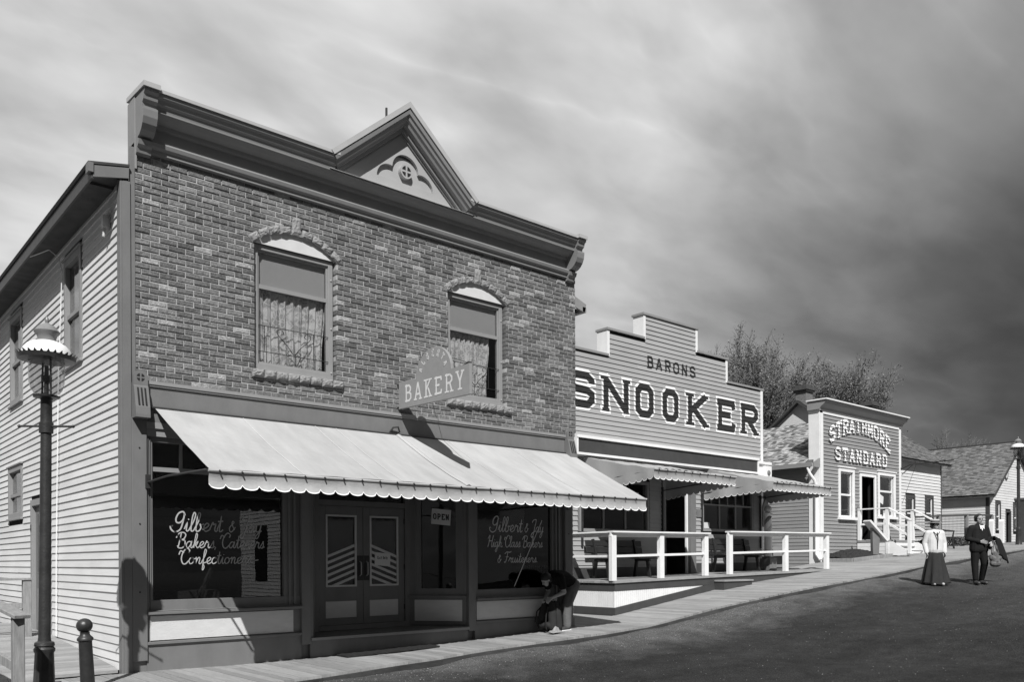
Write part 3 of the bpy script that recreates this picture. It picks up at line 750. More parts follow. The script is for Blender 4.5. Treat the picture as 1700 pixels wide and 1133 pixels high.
k = MB(); k.prism([(cx0+.115*math.cos(2*math.pi*i/24), -.135, TZ+.20+.115*math.sin(2*math.pi*i/24)) for i in range(24)], (0, .08, 0)); build('rosette', k, m_tymp, tm_)
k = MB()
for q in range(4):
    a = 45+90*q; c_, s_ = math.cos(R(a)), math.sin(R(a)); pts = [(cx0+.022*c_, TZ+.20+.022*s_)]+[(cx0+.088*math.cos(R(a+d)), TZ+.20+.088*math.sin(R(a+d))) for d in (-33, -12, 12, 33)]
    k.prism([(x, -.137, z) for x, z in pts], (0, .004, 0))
build('rosette_hole_shade', k, m_black, tm_)  # black sectors on the disc stand in for shade inside petal holes
k = MB(); k.tube([(5.28, 2.0, 7.0), (5.28, 2.0, 10.02)], .022); build('vent_pipe', k, m_black, rf)

# upper windows
def upper_window(a, b, curt):
    f = MB(); F = .075; yf, yb = .085, .17
    f.box(a, a+F, yf, yb, ZS, ZH); f.box(b-F, b, yf, yb, ZS, ZH); f.box(a+F, b-F, yf, yb, ZH-F, ZH); f.box(a+F, b-F, yf, yb, ZS, ZS+F+.03)
    w_ = build('window', f, m_paint_lt, BK, bevel=.004)
    s = MB(); a2, b2, zt, zl = a+F, b-F, ZH-F, ZS+F+.03; zm = 5.47; S = .045
    s.box(a2, a2+S*.6, yf+.03, yb, zl, zt); s.box(b2-S*.6, b2, yf+.03, yb, zl, zt); s.box(a2+S*.6, b2-S*.6, yf+.022, yb, zm-.03, zm+.03); s.box(a2+S*.6, b2-S*.6, yf+.03, yb, zl, zl+.03); s.box(a2+S*.6, b2-S*.6, yf+.03, yb, zt-.03, zt)
    build('sash', s, m_paint_lt, w_)
    g_ = MB().box(a2+.027, b2-.027, yf+.045, yf+.05, zl+.03, zm-.03); g_.box(a2+.027, b2-.027, yf+.04, yf+.045, zm+.03, zt-.03); build('pane', g_, m_glass, w_)
    k = MB().box(a2, b2, yb+.004, yb+.008, zm-.02, zt); build('blind', k, m_blind, w_)
    # lace curtains gathered in folds
    for (c0, c1, lean) in curt:
        P = []
        for i in range(41):
            r_ = []
            u = i/40
            for j in range(31):
                v = j/30; z = zl+.0+v*(zm-zl); pull = lean*max(0, .75-v)*(1-abs(2*v-.9)*.4)
                x = c0+(c1-c0)*u+pull*(u if lean < 0 else (1-u)); y = yb+.03+.016*math.sin(u*31+2*math.sin(v*2.5))+.008*math.sin(u*67)
                r_.append((x, y, z))
            P.append(r_)
        build('curtain', MB().grid(P), m_lace, w_, smooth=True, fix=False)
    # low iron balconet with scrolls
    k = MB(); yi = yf+.012; zt_, zb_ = 4.88+.02, 4.52
    k.tube([(a2, yi, zt_), (b2, yi, zt_)], .006, 6); k.tube([(a2, yi, zb_), (b2, yi, zb_)], .006, 6)
    mid = (a2+b2)/2
    for x in (a2+.1, b2-.22 if curt[0][2] > 0 else b2-.25): k.tube([(x, yi, zb_), (x, yi, zt_)], .006, 6)
    for sgn in (-1, 1):
        pts = [Vector((mid+sgn*.015, zb_+.02)), Vector((mid+sgn*.1, zb_+.13)), Vector((mid+sgn*.25, zb_+.27)), Vector((mid+sgn*.27, zb_+.34)), Vector((mid+sgn*.2, zb_+.36)), Vector((mid+sgn*.17, zb_+.31)), Vector((mid+sgn*.21, zb_+.29))]
        k.tube([(p.x, yi, p.y) for p in cr(pts, 5)], .0055, 6)
        pts = [Vector((mid+sgn*.01, zb_+.02)), Vector((mid+sgn*.06, zb_+.07)), Vector((mid+sgn*.1, zb_+.05)), Vector((mid+sgn*.09, zb_+.01)), Vector((mid+sgn*.05, zb_+.02))]
        k.tube([(p.x, yi, p.y) for p in cr(pts, 5)], .0055, 6)
    k.tube([(mid, yi, zb_), (mid, yi, zb_+.2)], .006, 6)
    build('iron_balconet', k, m_black, w_)
    # wooden arch infill, pale below
    c, hw = (a+b)/2, (b-a)/2+.005; rad = (hw*hw+ARC*ARC)/(2*ARC); half = math.degrees(math.asin(hw/rad)); czz = ZH+ARC-rad
    ar = [(c+rad*math.sin(R(-half+2*half*i/20)), czz+rad*math.cos(R(-half+2*half*i/20))) for i in range(21)]
    k = MB().prism([(x, .045, z) for x, z in ar], (0, .06, 0)); build('arch_panel', k, m_archp, w_, label='pale painted arch panel over the window')
    k = MB().box(a-.01, b+.01, .06, .10, ZH-.0, ZH+.035); build('head_mould', k, m_paint, w_)
    # rough stone arch of blocks with a tall keystone
    k = MB(); nS = 9
    for i in range(nS):
        t0, t1 = -half*1.08+2.16*half*i/nS+.35, -half*1.08+2.16*half*(i+1)/nS-.1; ri, ro_ = rad-.003, rad+.11
        pr = rnd.uniform(.018, .026); key = i == nS//2
        if key: ro_ = rad+.27
        cs = [(c+r_*math.sin(R(tt)), czz+r_*math.cos(R(tt))) for r_, tt in ((ri, t0), (ri, t1), (ro_, t1), (ro_, t0))]
        if key: cs[2] = (c+.065, cs[2][1]); cs[3] = (c-.065, cs[3][1])
        n = 6; G = []
        for u in range(n+1):
            row = []
            for v in range(n+1):
                p0 = Vector(cs[0]).lerp(Vector(cs[1]), u/n); p1 = Vector(cs[3]).lerp(Vector(cs[2]), u/n); p = p0.lerp(p1, v/n)
                e_ = (1-abs(2*u/n-1)**3)*(1-abs(2*v/n-1)**3); row.append((p.x+rnd.uniform(-.004, .004), -(pr*1.15*e_**.6+(rnd.uniform(-.006, .007) if e_ > .01 else 0))-.001, p.y+rnd.uniform(-.004, .004)))
            G.append(row)
        k.grid(G)
        k.hexa([(x, .0, z) for x, z in cs], [(x, .12, z) for x, z in cs])
    build('stone_arch', k, m_stone, w_)
    k = MB(); n = 8; L0, L1 = a-.065, b+.125; ww = (L1-L0)/n
    for i in range(n):
        G = []; x0 = L0+i*ww; zl_, zh_ = ZS-.125+rnd.uniform(-.008, .008), ZS-.008
        for u in range(7):
            G.append([(x0+(ww-.006)*u/6, -(.03+.045*((1-abs(2*u/6-1)**3)*(1-abs(2*v/5-1)**3))**.6+rnd.uniform(-.008, .008)), zl_+(zh_-zl_)*v/5) for v in range(6)])
        k.grid(G); k.box(x0, x0+ww-.006, -.03, .17, zl_, zh_)
    build('stone_sill', k, m_stone, w_)
    k = MB()
    for z in (ZS+.12, ZS+.8, ZS+1.55):
        for x in (a+.02, b-.035): k.ball((x, yf-.006, z), .014, n=6, m=4)
    build('storm_clip', k, m_flash, w_)
upper_window(W1[0], W1[1], [(W1[0]+.09, W1[0]+.72, .0), (W1[0]+.60, W1[1]-.08, -.13)])
upper_window(W2[0], W2[1], [(W2[0]+.09, W2[0]+.62, .0), (W2[0]+.50, W2[1]-.22, -.16)])

# side windows and door
def side_window(y0, y1, z0, z1, cov, x=-.05, m_f=m_paint_lt):
    f = MB(); F = .1; X0, X1 = x-.03, x+.09
    f.box(X0, X1, y0, y0+F, z0, z1); f.box(X0, X1, y1-F, y1, z0, z1); f.box(X0, X1, y0+F, y1-F, z1-F, z1); f.box(X0, X1, y0+F, y1-F, z0, z0+F); f.box(X0-.025, X1, y0-.04, y1+.04, z1, z1+.03); f.box(X0-.03, X1, y0-.04, y1+.04, z0-.04, z0)
    w_ = build('window', f, m_f, BK, bevel=.004)
    zm = (z0+z1)/2-.05
    s = MB().box(x-.005, x+.05, y0+F, y1-F, zm-.03, zm+.03); build('sash', s, m_f, w_)
    build('pane', MB().box(x+.035, x+.04, y0+F, y1-F, z0+F, z1-F), m_glass, w_)
    if cov: build('blind', MB().box(x+.06, x+.065, y0+F, y1-F, z0+F, z1-F), m_paint_lt, w_)
side_window(1.86, 2.84, 4.44, 6.10, True); side_window(5.88, 6.94, 4.44, 6.10, True); side_window(5.94, 7.16, 2.29, 3.27, False)
f = MB(); f.box(-.085, .05, 3.79, 3.9, .26, 2.55); f.box(-.085, .05, 5.11, 5.22, .26, 2.55); f.box(-.085, .05, 3.9, 5.11, 2.44, 2.55)
dr = build('side_door', f, m_paint_lt, BK, bevel=.004)
f = MB(); f.box(-.02, .03, 3.9, 5.11, .26, 2.44); build('door_leaf', f, m_paint, dr)
f = MB(); f.box(-.03, -.02, 4.05, 4.95, .42, 1.0); build('door_panel', f, m_paint_lt, dr)
f = MB(); f.box(-.026, -.02, 4.05, 4.95, 1.25, 2.3); build('pane', f, m_shopglass, dr)
f = MB(); f.box(-.095, -.085, 5.14, 5.18, .62, .74); f.box(-.095, -.085, 5.14, 5.18, 2.0, 2.12); build('hinge', f, m_black, dr)
k = MB(); k.tube([(-.1, 3.33, .27), (-.1, 3.30, 1.54), (-.105, 3.08, 4.43), (-.1, 2.84, 5.97), (-.12, 2.95, 6.2), (-.2, 3.2, 6.38), (-.41, 3.7, 6.34)], .008, 6)
build('cable', k, m_trim_white, BK)
k = MB(); k.box(-.16, -.07, .42, .52, 5.92, 6.08); k.tube([(-.12, .47, 5.95), (-.14, .47, 5.8)], .02, 8); k.tube([(-.1, .46, 6.05), (-.1, .38, 6.12), (-.08, .3, 6.1)], .012, 6); build('eave_lamp', k, m_flash, BK)

# ---- storefront
YF = .0
sf = MB()
sf.box(.03, 8.22, -.02, .20, 3.30, 3.80)                         # fascia board
fa = build('fascia', sf, m_paint, BK)
k = MB(); k.box(.24, 8.06, -.06, -.02, 3.80, 3.845); k.box(.24, 8.06, -.045, -.021, 3.775, 3.80); k.box(.24, 8.06, -.05, -.02, 3.22, 3.30); k.box(.24, 8.06, -.02, .1, 3.12, 3.24)
build('fascia_mould', k, m_paint_lt, fa)
# pilasters with fluted consoles
def pilaster(xa, xb, zbot, console=True, zt=3.35):
    k = MB(); k.box(xa, xb, -.035, .12, zbot, zt)
    p = build('pilaster', k, m_paint, BK, bevel=.006)
    if console:
        zc0, zc1 = 3.33, 3.96; k = MB(); c = (xa+xb)/2; hw = (xb-xa)/2-.004
        prof = [(-.035, zc0), (-.20, zc0), (-.20, zc0+.04), (-.19, zc0+.14), (-.12, zc1-.22), (-.10, zc1-.20), (-.10, zc1-.085), (-.035, zc1-.085)]
        k.prism([(c-hw, y, z) for y, z in prof], (2*hw, 0, 0))
        k.prism([(c+hw*math.cos(R(a)), -.10, zc1-.085+.085*math.sin(R(a))) for a in range(0, 181, 15)], (0, .065, 0))
        q = build('console', k, m_paint, p)
        k = MB()
        for i in (-1, 0, 1):
            x = c+i*.045; k.hexa([(x-.01, -.196, zc0+.16), (x+.01, -.196, zc0+.16), (x+.01, -.16, zc0+.16), (x-.01, -.16, zc0+.16)], [(x-.01, -.131, zc1-.235), (x+.01, -.131, zc1-.235), (x+.01, -.1, zc1-.235), (x-.01, -.1, zc1-.235)])
        build('flute', k, m_black, q)
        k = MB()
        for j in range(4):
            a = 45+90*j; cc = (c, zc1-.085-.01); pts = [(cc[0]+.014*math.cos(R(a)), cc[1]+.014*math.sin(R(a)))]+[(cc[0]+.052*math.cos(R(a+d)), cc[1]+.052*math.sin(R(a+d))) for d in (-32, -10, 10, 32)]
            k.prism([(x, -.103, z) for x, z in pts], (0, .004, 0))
        build('rosette_hole_shade', k, m_black, q)  # shade of the petal holes drawn as thin black sectors
        k = MB()
        for z in (1.05, 1.95, 2.95): k.ball((c-.0, -.036, z), .012, n=6, m=4)
        build('bolt', k, m_black, p)
    return p
pilaster(.055, .245, .14); pilaster(7.95, 8.14, .36)
pilaster(2.46, 2.61, .20, False, 3.15); pilaster(5.61, 5.77, .22, False, 3.15)
k = MB(); k.box(-.04, .05, .004, .2, -.05, 3.35); build('corner_post', k, m_paint, BK)
def shop_front(xa, xb, ga, gb, z0):
    """fixed shop window on a panelled stall riser"""
    k = MB(); k.box(xa, xb, .0, .16, z0-.05, .36); k.box(xa, xb, .02, .16, .36, .93)
    base = build('stall_riser', k, m_paint, BK)
    k = MB(); k.box(xa, xb, -.035, .0, .345, .385); k.box(xa, xb, -.075, .02, .745, .785); k.box(xa, xb, -.04, .02, .785, .80); build('riser_mould', k, m_paint, base, bevel=.006)
    k = MB(); k.box(xa+.045, xb-.12, .008, .02, .40, .725); build('riser_panel', k, m_panel, base)
    f = MB(); zt = 3.12
    f.box(xa, ga, .03, .16, .93, zt); f.box(gb, xb, .03, .16, .93, zt); f.box(ga, gb, .03, .16, zt-.07, zt); f.box(ga, gb, .045, .16, .88, .935)
    f.box(gb+.07, gb+.1, .0, .03, .8, zt); f.box(gb+.15, gb+.19, .0, .03, .8, zt)
    if xa < 1: f.box(xa+.012, xa+.032, .0, .03, .8, zt); f.box(xa+.047, xa+.06, .01, .03, .8, zt)
    w_ = build('shop_window', f, m_paint, BK, bevel=.004)
    build('transom_bar', MB().box(ga, gb, .05, .11, 2.66, 2.72), m_paint_lt, w_)
    build('pane', MB().box(ga, gb, .085, .092, .935, 2.66).box(ga, gb, .085, .092, 2.72, zt-.07), m_shopglass, w_)
    return w_
sw1 = shop_front(.245, 2.46, .335, 2.20, -.05)
sw3 = shop_front(5.77, 7.95, 5.86, 7.66, .05)
build('transom_mullion', MB().box(.70, .74, .055, .11, 2.72, 3.05), m_paint_lt, sw1)
lt = []
lt += script_polys('Gilbert', .58, 1.87, .27, .72, .05); lt += script_polys('& Jay', 1.38, 1.87, .23, .50, .05)
lt += script_polys('Bakers, Caterers', .66, 1.64, .21, 1.26, .05)
lt += script_polys('Confectioners.-', .70, 1.42, .21, 1.14, .05)
build('window_lettering', flat_y(MB(), lt, .083), m_letter, sw1)
lt = []
lt += script_polys('Gilbert', 6.17, 1.97, .28, .78, .045); lt += script_polys('& Jay', 7.0, 1.97, .24, .48, .045)
lt += script_polys('High Class Bakers', 6.12, 1.69, .21, 1.34, .045)
lt += script_polys('& Fruiterers.', 6.34, 1.41, .20, 1.0, .045)
build('window_lettering', flat_y(MB(), lt, .083), m_signletter, sw3)
k = MB(); k.beam((7.45, .078, 2.2), (6.75, .078, .97), .012, .004, (0, 1, 0)); build('crack_tape', k, m_trim_white, sw3, label='pale strip of tape running slantwise across the glass')

# recessed entrance
YD = .9
en = MB()
en.box(2.61, 5.61, .0, .06, -.06, .245); en.hexa([(2.61, -.03, .245), (5.61, -.03, .265), (5.61, 1.0, .265), (2.61, 1.0, .245)], [(2.61, -.03, .288), (5.61, -.03, .308), (5.61, 1.0, .308), (2.61, 1.0, .288)])
ent = build('entrance_step', en, m_paint, BK)
k = MB(); k.box(2.61, 5.61, -.05, -.032, .25, .292); build('step_edge', k, m_paint_lt, ent)
k = MB()
k.box(3.13, 3.23, YD-.03, YD+.1, .29, 3.1); k.box(4.90, 5.0, YD-.03, YD+.1, .29, 3.1); k.box(3.23, 4.90, YD-.02, YD+.1, 2.37, 2.46); k.box(3.23, 4.90, YD-.02, YD+.1, 3.02, 3.1); k.box(3.23, 4.90, YD-.04, YD+.1, .30, .385)
k.hexa([(2.61, .0, .29), (2.66, .0, .29), (3.17, YD, .29), (3.13, YD, .29)], [(2.61, .0, 3.1), (2.66, .0, 3.1), (3.17, YD, 3.1), (3.13, YD, 3.1)])
k.box(2.61, 5.61, 0, 1.0, 3.1, 3.14)
df = build('door_frame', k, m_paint, BK)
build('transom_light', MB().box(3.23, 4.90, YD+.03, YD+.036, 2.46, 3.02), m_shopglass, df)
def door(xa, xb, slant):
    y0, y1 = YD, YD+.045; z0, z1 = .387, 2.365; k = MB(); S = .125
    pa, pb, pz0, pz1 = xa+S, xb-S, 1.02, 2.22
    k.box(xa, pa, y0, y1, z0, z1); k.box(pb, xb, y0, y1, z0, z1); k.box(pa, pb, y0, y1, pz1, z1); k.box(pa, pb, y0, y1, .785, pz0); k.box(pa, pb, y0, y1, z0, .50); k.box(pa, pb, y0+.012, y1, .50, .785)
    d = build('door', k, m_paint, BK, bevel=.003)
    k = MB(); k.box(pa+.002, pb-.002, y0+.004, y0+.012, .505, .78); build('door_panel', k, m_panel, d)
    k = MB(); B = .03; k.box(pa, pa+B, y0-.012, y1, pz0, pz1); k.box(pb-B, pb, y0-.012, y1, pz0, pz1); k.box(pa+B, pb-B, y0-.012, y1, pz1-B, pz1); k.box(pa+B, pb-B, y0-.012, y1, pz0, pz0+B); build('glazing_bead', k, m_panel, d)
    build('pane', MB().box(pa+B, pb-B, y0+.02, y0+.026, pz0+B, pz1-B), m_shopglass, d)
    k = MB(); a, b = pa+B, pb-B; rise = .19*(1 if slant > 0 else -1)
    for i in range(6):
        zc = 1.50-.105*i+(0 if slant > 0 else .19); h = .045
        P = [(a, zc), (b, zc+rise), (b, zc+rise+h), (a, zc+h)]
        P = clip_poly([Vector(p) for p in P], 1, pz0+B, True)
        if len(P) > 2: k.prism([(p[0], y0+.004, p[1]) for p in P], (0, .014, 0))
    build('chevron_slats', k, m_panel, d)
    hx = xb-.06 if slant > 0 else xa+.06
    k = MB(); k.box(hx-.055, hx+.055, y0-.006, y0, 1.12, 1.54); build('push_plate', k, m_black, d)
    k = MB(); k.tube([(hx, y0-.006, 1.2), (hx, y0-.05, 1.22), (hx, y0-.05, 1.42), (hx, y0-.006, 1.44)], .011, 8); build('handle', k, m_flash, d)
    hx = xa-.004 if slant > 0 else xb+.004
    k = MB()
    for z in (.6, 1.3, 2.1): k.box(hx-.012, hx+.012, y0-.012, y0+.01, z, z+.09)
    build('hinge', k, m_black, d)
door(3.235, 4.062, 1); door(4.07, 4.895, -1)
# splayed side light beside the doors
p0, p1 = Vector((4.985, .875, 0)), Vector((5.62, .03, 0)); dd = (p1-p0); ln = dd.length; dd.normalize(); nn = Vector((-dd.y, dd.x, 0))*-1
if nn.y > 0: nn = -nn
def sbox(mb, s0, s1, d0, d1, z0, z1):
    q = lambda s, d, z: p0+dd*s+nn*d+Vector((0, 0, z))
    mb.hexa([q(s0, d0, z0), q(s1, d0, z0), q(s1, d1, z0), q(s0, d1, z0)], [q(s0, d0, z1), q(s1, d0, z1), q(s1, d1, z1), q(s0, d1, z1)])
k = MB(); sbox(k, 0, ln, -.10, .0, .30, .80); sbox(k, 0, .22, -.10, .0, .80, 3.1); sbox(k, ln-.20, ln, -.10, .0, .80, 3.1); sbox(k, .22, ln-.20, -.10, .0, .80, .96); sbox(k, .22, ln-.20, -.10, 0, 2.85, 3.1)
sbox(k, .1, .13, 0, .015, .85, 3.1); sbox(k, ln-.1, ln-.07, 0, .015, .85, 3.1)
sl = build('side_light', k, m_paint, BK)
k = MB(); sbox(k, .0, ln, 0, .045, .80, .835); sbox(k, .03, ln-.03, 0, .02, .33, .37); build('sill', k, m_paint, sl)
k = MB(); sbox(k, .1, ln-.09, 0.001, .012, .39, .76); build('riser_panel', k, m_panel, sl)
k = MB(); sbox(k, .22, ln-.20, -.04, -.034, .96, 2.85); build('pane', k, m_shopglass, sl)
# base boards under everything (follow the slope)
k = MB()
for a, b in ((.0, 2.0), (2.0, 4.2), (4.2, 6.4), (6.4, 8.25)):
    k.hexa([(a, .02, zb(a)-.1), (b, .02, zb(b)-.1), (b, .2, zb(b)-.1), (a, .2, zb(a)-.1)], [(a, .02, .345), (b, .02, .345), (b, .2, .345), (a, .2, .345)]) if not 2.0 <= a < 6.4 else k.hexa([(a, .07, zb(a)-.1), (b, .07, zb(b)-.1), (b, .2, zb(b)-.1), (a, .2, zb(a)-.1)], [(a, .07, .24), (b, .07, .24), (b, .2, .24), (a, .2, .24)])
build('base_board', k, m_paint, BK)
# shop goods dimly seen
k = MB(); k.box(.6, 1.9, .9, 1.4, .3, 1.02); k.box(6.2, 7.4, 1.0, 1.6, .3, .95); k.box(1.0, 3.0, 3.0, 3.4, .3, 2.2); k.beam((.9, .6, .4), (1.5, .8, 1.5), .05, .05); build('shop_counter', k, mat('counter_wood', .08, .7, .2, .2, 5), BK)

# ================================================================== AWNINGS
def scallops(fn, length, pitch, drop, lip=.05, n=8):
    """hanging strip: fn(s, h, bulge) -> point; scalloped lower edge"""
    k = MB(); tr = MB(); num = max(1, round(length/pitch)); pw = length/num; top = []; bot = []; tb = []
    for i in range(num):
        for j in range(n):
            s = i*pw+pw*j/n; u = j/n; top.append(s); bot.append(drop-lip+lip*(1-(2*u-1)**2)**.5)
    top.append(length); bot.append(drop-lip)
    rows = 5; P = []
    for s, h in zip(top, bot):
        wv = .010*math.sin(s*2.1+1)+.008*math.sin(s*5.3)
        P.append([fn(s, h*r_/rows, wv*(r_/rows)) for r_ in range(rows+1)])
    k.grid(P)
    T = [[fn(s, h-.012, wv2), fn(s, h+.003, wv2)] for s, h, wv2 in ((s, h, .010*math.sin(s*2.1+1)+.008*math.sin(s*5.3)) for s, h in zip(top, bot))]
    return k, T
def awning(name, label, xa, xb, ya, za, yb, zb_, mt, drop, pitch, sides, seams, sag=.035, wave=.006, group=None, zside=None):
    A = empty(name, ((xa+xb)/2, ya, za), label, 'awning', group)
    P = []; n, m = 120, 20
    def top(u, v):
        x = xa+(xb-xa)*u; y = ya+(yb-ya)*v; z = za+(zb_-za)*v
        z -= sag*math.sin(math.pi*v)*(.6+.4*math.sin(math.pi*u))*1.0
        z += wave*math.sin(u*38)*math.sin(math.pi*v)+wave*.7*math.sin(v*19+u*5)*v+wave*.8*math.sin(u*17+v*6)*v*(1-v)*2+wave*.5*math.sin(u*83+v*3)*v
        return Vector((x, y, z))
    for i in range(n+1): P.append([top(i/n, j/m) for j in range(m+1)])
    cv = build('canvas', MB().grid(P), mt, A, smooth=True, fix=False)
    for u in seams:
        sm = MB()
        Q = [top(u, j/m)+Vector((0, 0, .006)) for j in range(m+1)]
        sm.grid([[q-Vector((.006, 0, 0)), q+Vector((.006, 0, 0))] for q in Q])
        build('seam', sm, m_seam, cv, fix=False)
    bar = MB().tube([(xa-.01, yb+.0, zb_-.018), (xb+.01, yb+.0, zb_-.018)], .018, 8); build('front_bar', bar, m_flash, A)
    sgn = -1
    k, T = scallops(lambda s, h, b: (xa+s, yb-.012+.035*math.sin(min(1, h/drop)*2.6)-.02*(h/drop)**2+b*1.2, zb_-.004-h), xb-xa, pitch, drop)
    vl = build('valance', k, mt, A, smooth=True, fix=False)
    for row in T: row[0] = (row[0][0], row[0][1]-.004, row[0][2]); row[1] = (row[1][0], row[1][1]-.004, row[1][2])
    build('braid', MB().grid(T), m_trim_white, vl, fix=False)
    hk = MB(); x = xa+.12
    while x < xb-.05:
        hk.tube([(x-.01, yb-.024, zb_-.012), (x, yb-.03, zb_-.024), (x+.008, yb-.028, zb_-.040)], .010, 5); x += .272
    build('lacing', hk, m_black, vl)
    for sx in sides:                                   # hanging end flaps
        x = xa if sx < 0 else xb
        zlow = zside
        k2 = MB(); P = []; nn_ = 60; L_ = ya-yb; lastT = []
        num = max(1, round(L_/pitch/.9))
        for i in range(nn_+1):
            v = i/nn_; zt = top(0 if sx < 0 else 1, v).z; y = ya+(yb-ya)*v; ph = (v*num) % 1.0
            lo = zlow+(zb_-drop-zlow)*v+.05-.05*(1-(2*ph-1)**2)**.5
            wv = .022*math.sin(v*9+2)+.016*math.sin(v*17)
            P.append([(x+wv*r_/4, y, zt+(lo-zt)*r_/4) for r_ in range(5)]); lastT.append([(x+wv-.003, y, lo+.012), (x+wv-.003, y, lo-.002)])
        fl2 = build('end_flap', k2.grid(P), mt, A, smooth=True, fix=False); build('braid', MB().grid(lastT), m_trim_white, fl2, fix=False)
    return A, top
AW, atop = awning('shop_awning', 'long pale canvas awning with scalloped edge across the brick bakery front', .345, 8.10, -.05, 3.49, -1.915, 2.527, m_canvas, .225, .205, (), (.155, .30, .345, .62, .80))
k = MB(); Q = [atop(.492, j/20)+Vector((0, 0, .012)) for j in range(21)]; k.grid([[q-Vector((.05, 0, .004)), q+Vector((0, 0, .012)), q+Vector((.05, 0, -.004))] for q in Q]); build('overlap_fold', k, m_canvas, AW, fix=False)
for x, px in ((.30, .25), (8.10, 8.02)):
    k = MB(); k.tube([(px, -.03, 2.50), (px+(x-px)*.4, -.75, 2.53), (x+.02, -1.905, 2.515)], .016, 8); k.box(px-.03, px+.03, -.07, .0, 2.42, 2.60)
    build('brace_arm', k, m_iron, AW)
k = MB(); k.tube([(.26, -.05, 3.49), (8.1, -.05, 3.49)], .022, 8); build('roller', k, m_iron, AW)
k = MB(); k.tube([(4.02, -.02, 3.52), (4.06, -.07, 3.60), (4.14, -.09, 3.61), (4.18, -.07, 3.53)], .016, 6); build('roller_bracket', k, m_iron, AW)

# ================================================================== SIGNS ON THE BAKERY
SG = empty('hanging_sign', (4.19, -.07, 3.9), 'grey double-board bakery name sign standing out from the brick wall, with arched top', 'sign')
y0, y1 = -.07, -1.94
outl = [(y0, 3.905), (y0, 4.335), (-.52, 4.33)]
ac, ar_ = -1.02, .47
outl += [(ac+ar_*math.cos(R(a))*1.0, 4.315+.415*math.sin(R(a))) for a in range(0, 181, 12)][0:]
outl += [(y1, 4.32), (y1, 3.868)]
outl2 = []
for p in outl:
    if not outl2 or (Vector(p)-Vector(outl2[-1])).length > .004: outl2.append(p)
k = MB().prism([(4.165, y, z) for y, z in outl2], (.05, 0, 0)); sb = build('board', k, m_signgrey, SG, bevel=.004)
lt = word_polys('BAKERY', .15, 1.72, 3.985, 4.27, .12, w={'*': .6}, gap=.16)
k = MB()
for i, P in enumerate(lt): k.poly([(4.1635-.00012*(i % 30), -.09-p[0], p[1]-(p[0]/1.8)*.02) for p in P])
word = 'ALBERTA'
for i, ch in enumerate(word):
    a = R(160-140*i/6); S, wd = glyph(ch, .6, .14)
    cxp, czp = ac-(-1)*0, 4.315
    for st in S:
        pts = [((p[0]-.3)*.105, (p[1]-.5)*.125) for p in st[0]]
        for qd in miter_ribbon(pts, (st[2] if len(st) > 2 else .14)*.12, st[1]):
            o_ = []
            for p in qd:
                th = a-math.pi/2; X = p.x*math.cos(th)-p.y*math.sin(th); Z = p.x*math.sin(th)+p.y*math.cos(th)
                u = .355*math.cos(a)+X; v = .315*math.sin(a)+Z
                o_.append((4.1633-.00013*(i % 7), ac-u, 4.325+v))
            k.poly(o_)
build('lettering', k, m_signletter, sb)
k = MB()
k.tube([(4.19, 0, 4.30), (4.19, -.1, 4.30)], .014, 6); k.tube([(4.19, 0, 3.94), (4.19, -.1, 3.94)], .014, 6)
k.tube([(4.19, -1.86, 4.34), (4.6, .0, 5.0)], .005, 5); k.tube([(4.19, -1.80, 4.33), (4.19, -1.86, 4.345), (4.19, -1.94, 4.33)], .012, 6)
build('bracket', k, m_black, SG)
OS = empty('open_sign', (5.0, .5, 2.0), 'pale card reading OPEN hung behind the narrow entrance side window', 'sign')
def splay(s, d, z): return p0+dd*s+nn*d+Vector((0, 0, z))
k = MB(); b_ = [splay(s, -.026, z) for s, z in ((.40, 2.10), (.75, 2.06), (.77, 2.33), (.42, 2.37))]; t_ = [splay(s, -.020, z) for s, z in ((.40, 2.10), (.75, 2.06), (.77, 2.33), (.42, 2.37))]
k.hexa(b_, t_); build('card', k, m_signletter, OS)
k = MB()
for i, P in enumerate(word_polys('OPEN', .44, .73, 2.165, 2.27, .2, w={'*': .62})): k.poly([splay(p[0], -.0192+.0001*(i % 20), p[1]-(p[0]-.585)*.1) for p in P])
build('lettering', k, m_black, OS)
EX = empty('paper_notice', (4.4, YD, 1.45), 'white paper note reading Exit Only taped inside the chevron-slatted shop door', 'notice')
k = MB(); k.hexa([(4.29, YD-.004, 1.38), (4.60, YD-.004, 1.35), (4.61, YD-.004, 1.57), (4.30, YD-.004, 1.60)], [(4.29, YD-.001, 1.38), (4.60, YD-.001, 1.35), (4.61, YD-.001, 1.57), (4.30, YD-.001, 1.60)]); build('sheet', k, m_paper, EX)
lt = script_polys('', 0, 0, 1, 1) if False else []
k = MB()
def simple_word(txt, x0, x1, z0, z1, s=.16): return word_polys(txt, x0, x1, z0, z1, s, serif=False)
EXG = {'x': [([(.1, .0), (.5, .62)], False), ([(.5, .0), (.1, .62)], False)], 'i': [([(.3, 0), (.3, .6)], False), ([(.3, .78), (.3, .92)], False)], 't': [([(.3, 0), (.3, .92)], False), ([(.1, .6), (.5, .6)], False)],
       'n': [([(.1, 0), (.1, .6)], False), ([(.1, .5), (.3, .62), (.5, .5), (.5, 0)], False)], 'l': [([(.3, 0), (.3, .98)], False)], 'y': [([(.1, .62), (.3, .05)], False), ([(.5, .62), (.22, -.25)], False)]}
cx1 = 4.345
for ch in 'Exit Only':
    if ch == ' ': cx1 += .02; continue
    S = EXG.get(ch) or glyph(ch, .62, .16, False)[0]
    for st in S:
        for qd in miter_ribbon([(cx1+p[0]*.036, 1.48+p[1]*.05) for p in st[0]], .009, st[1]): k.poly([(p.x, YD-.0045-.0001*rnd.random(), p.y) for p in qd])
    cx1 += .026 if ch not in 'itl' else .02
build('lettering', k, m_black, EX)
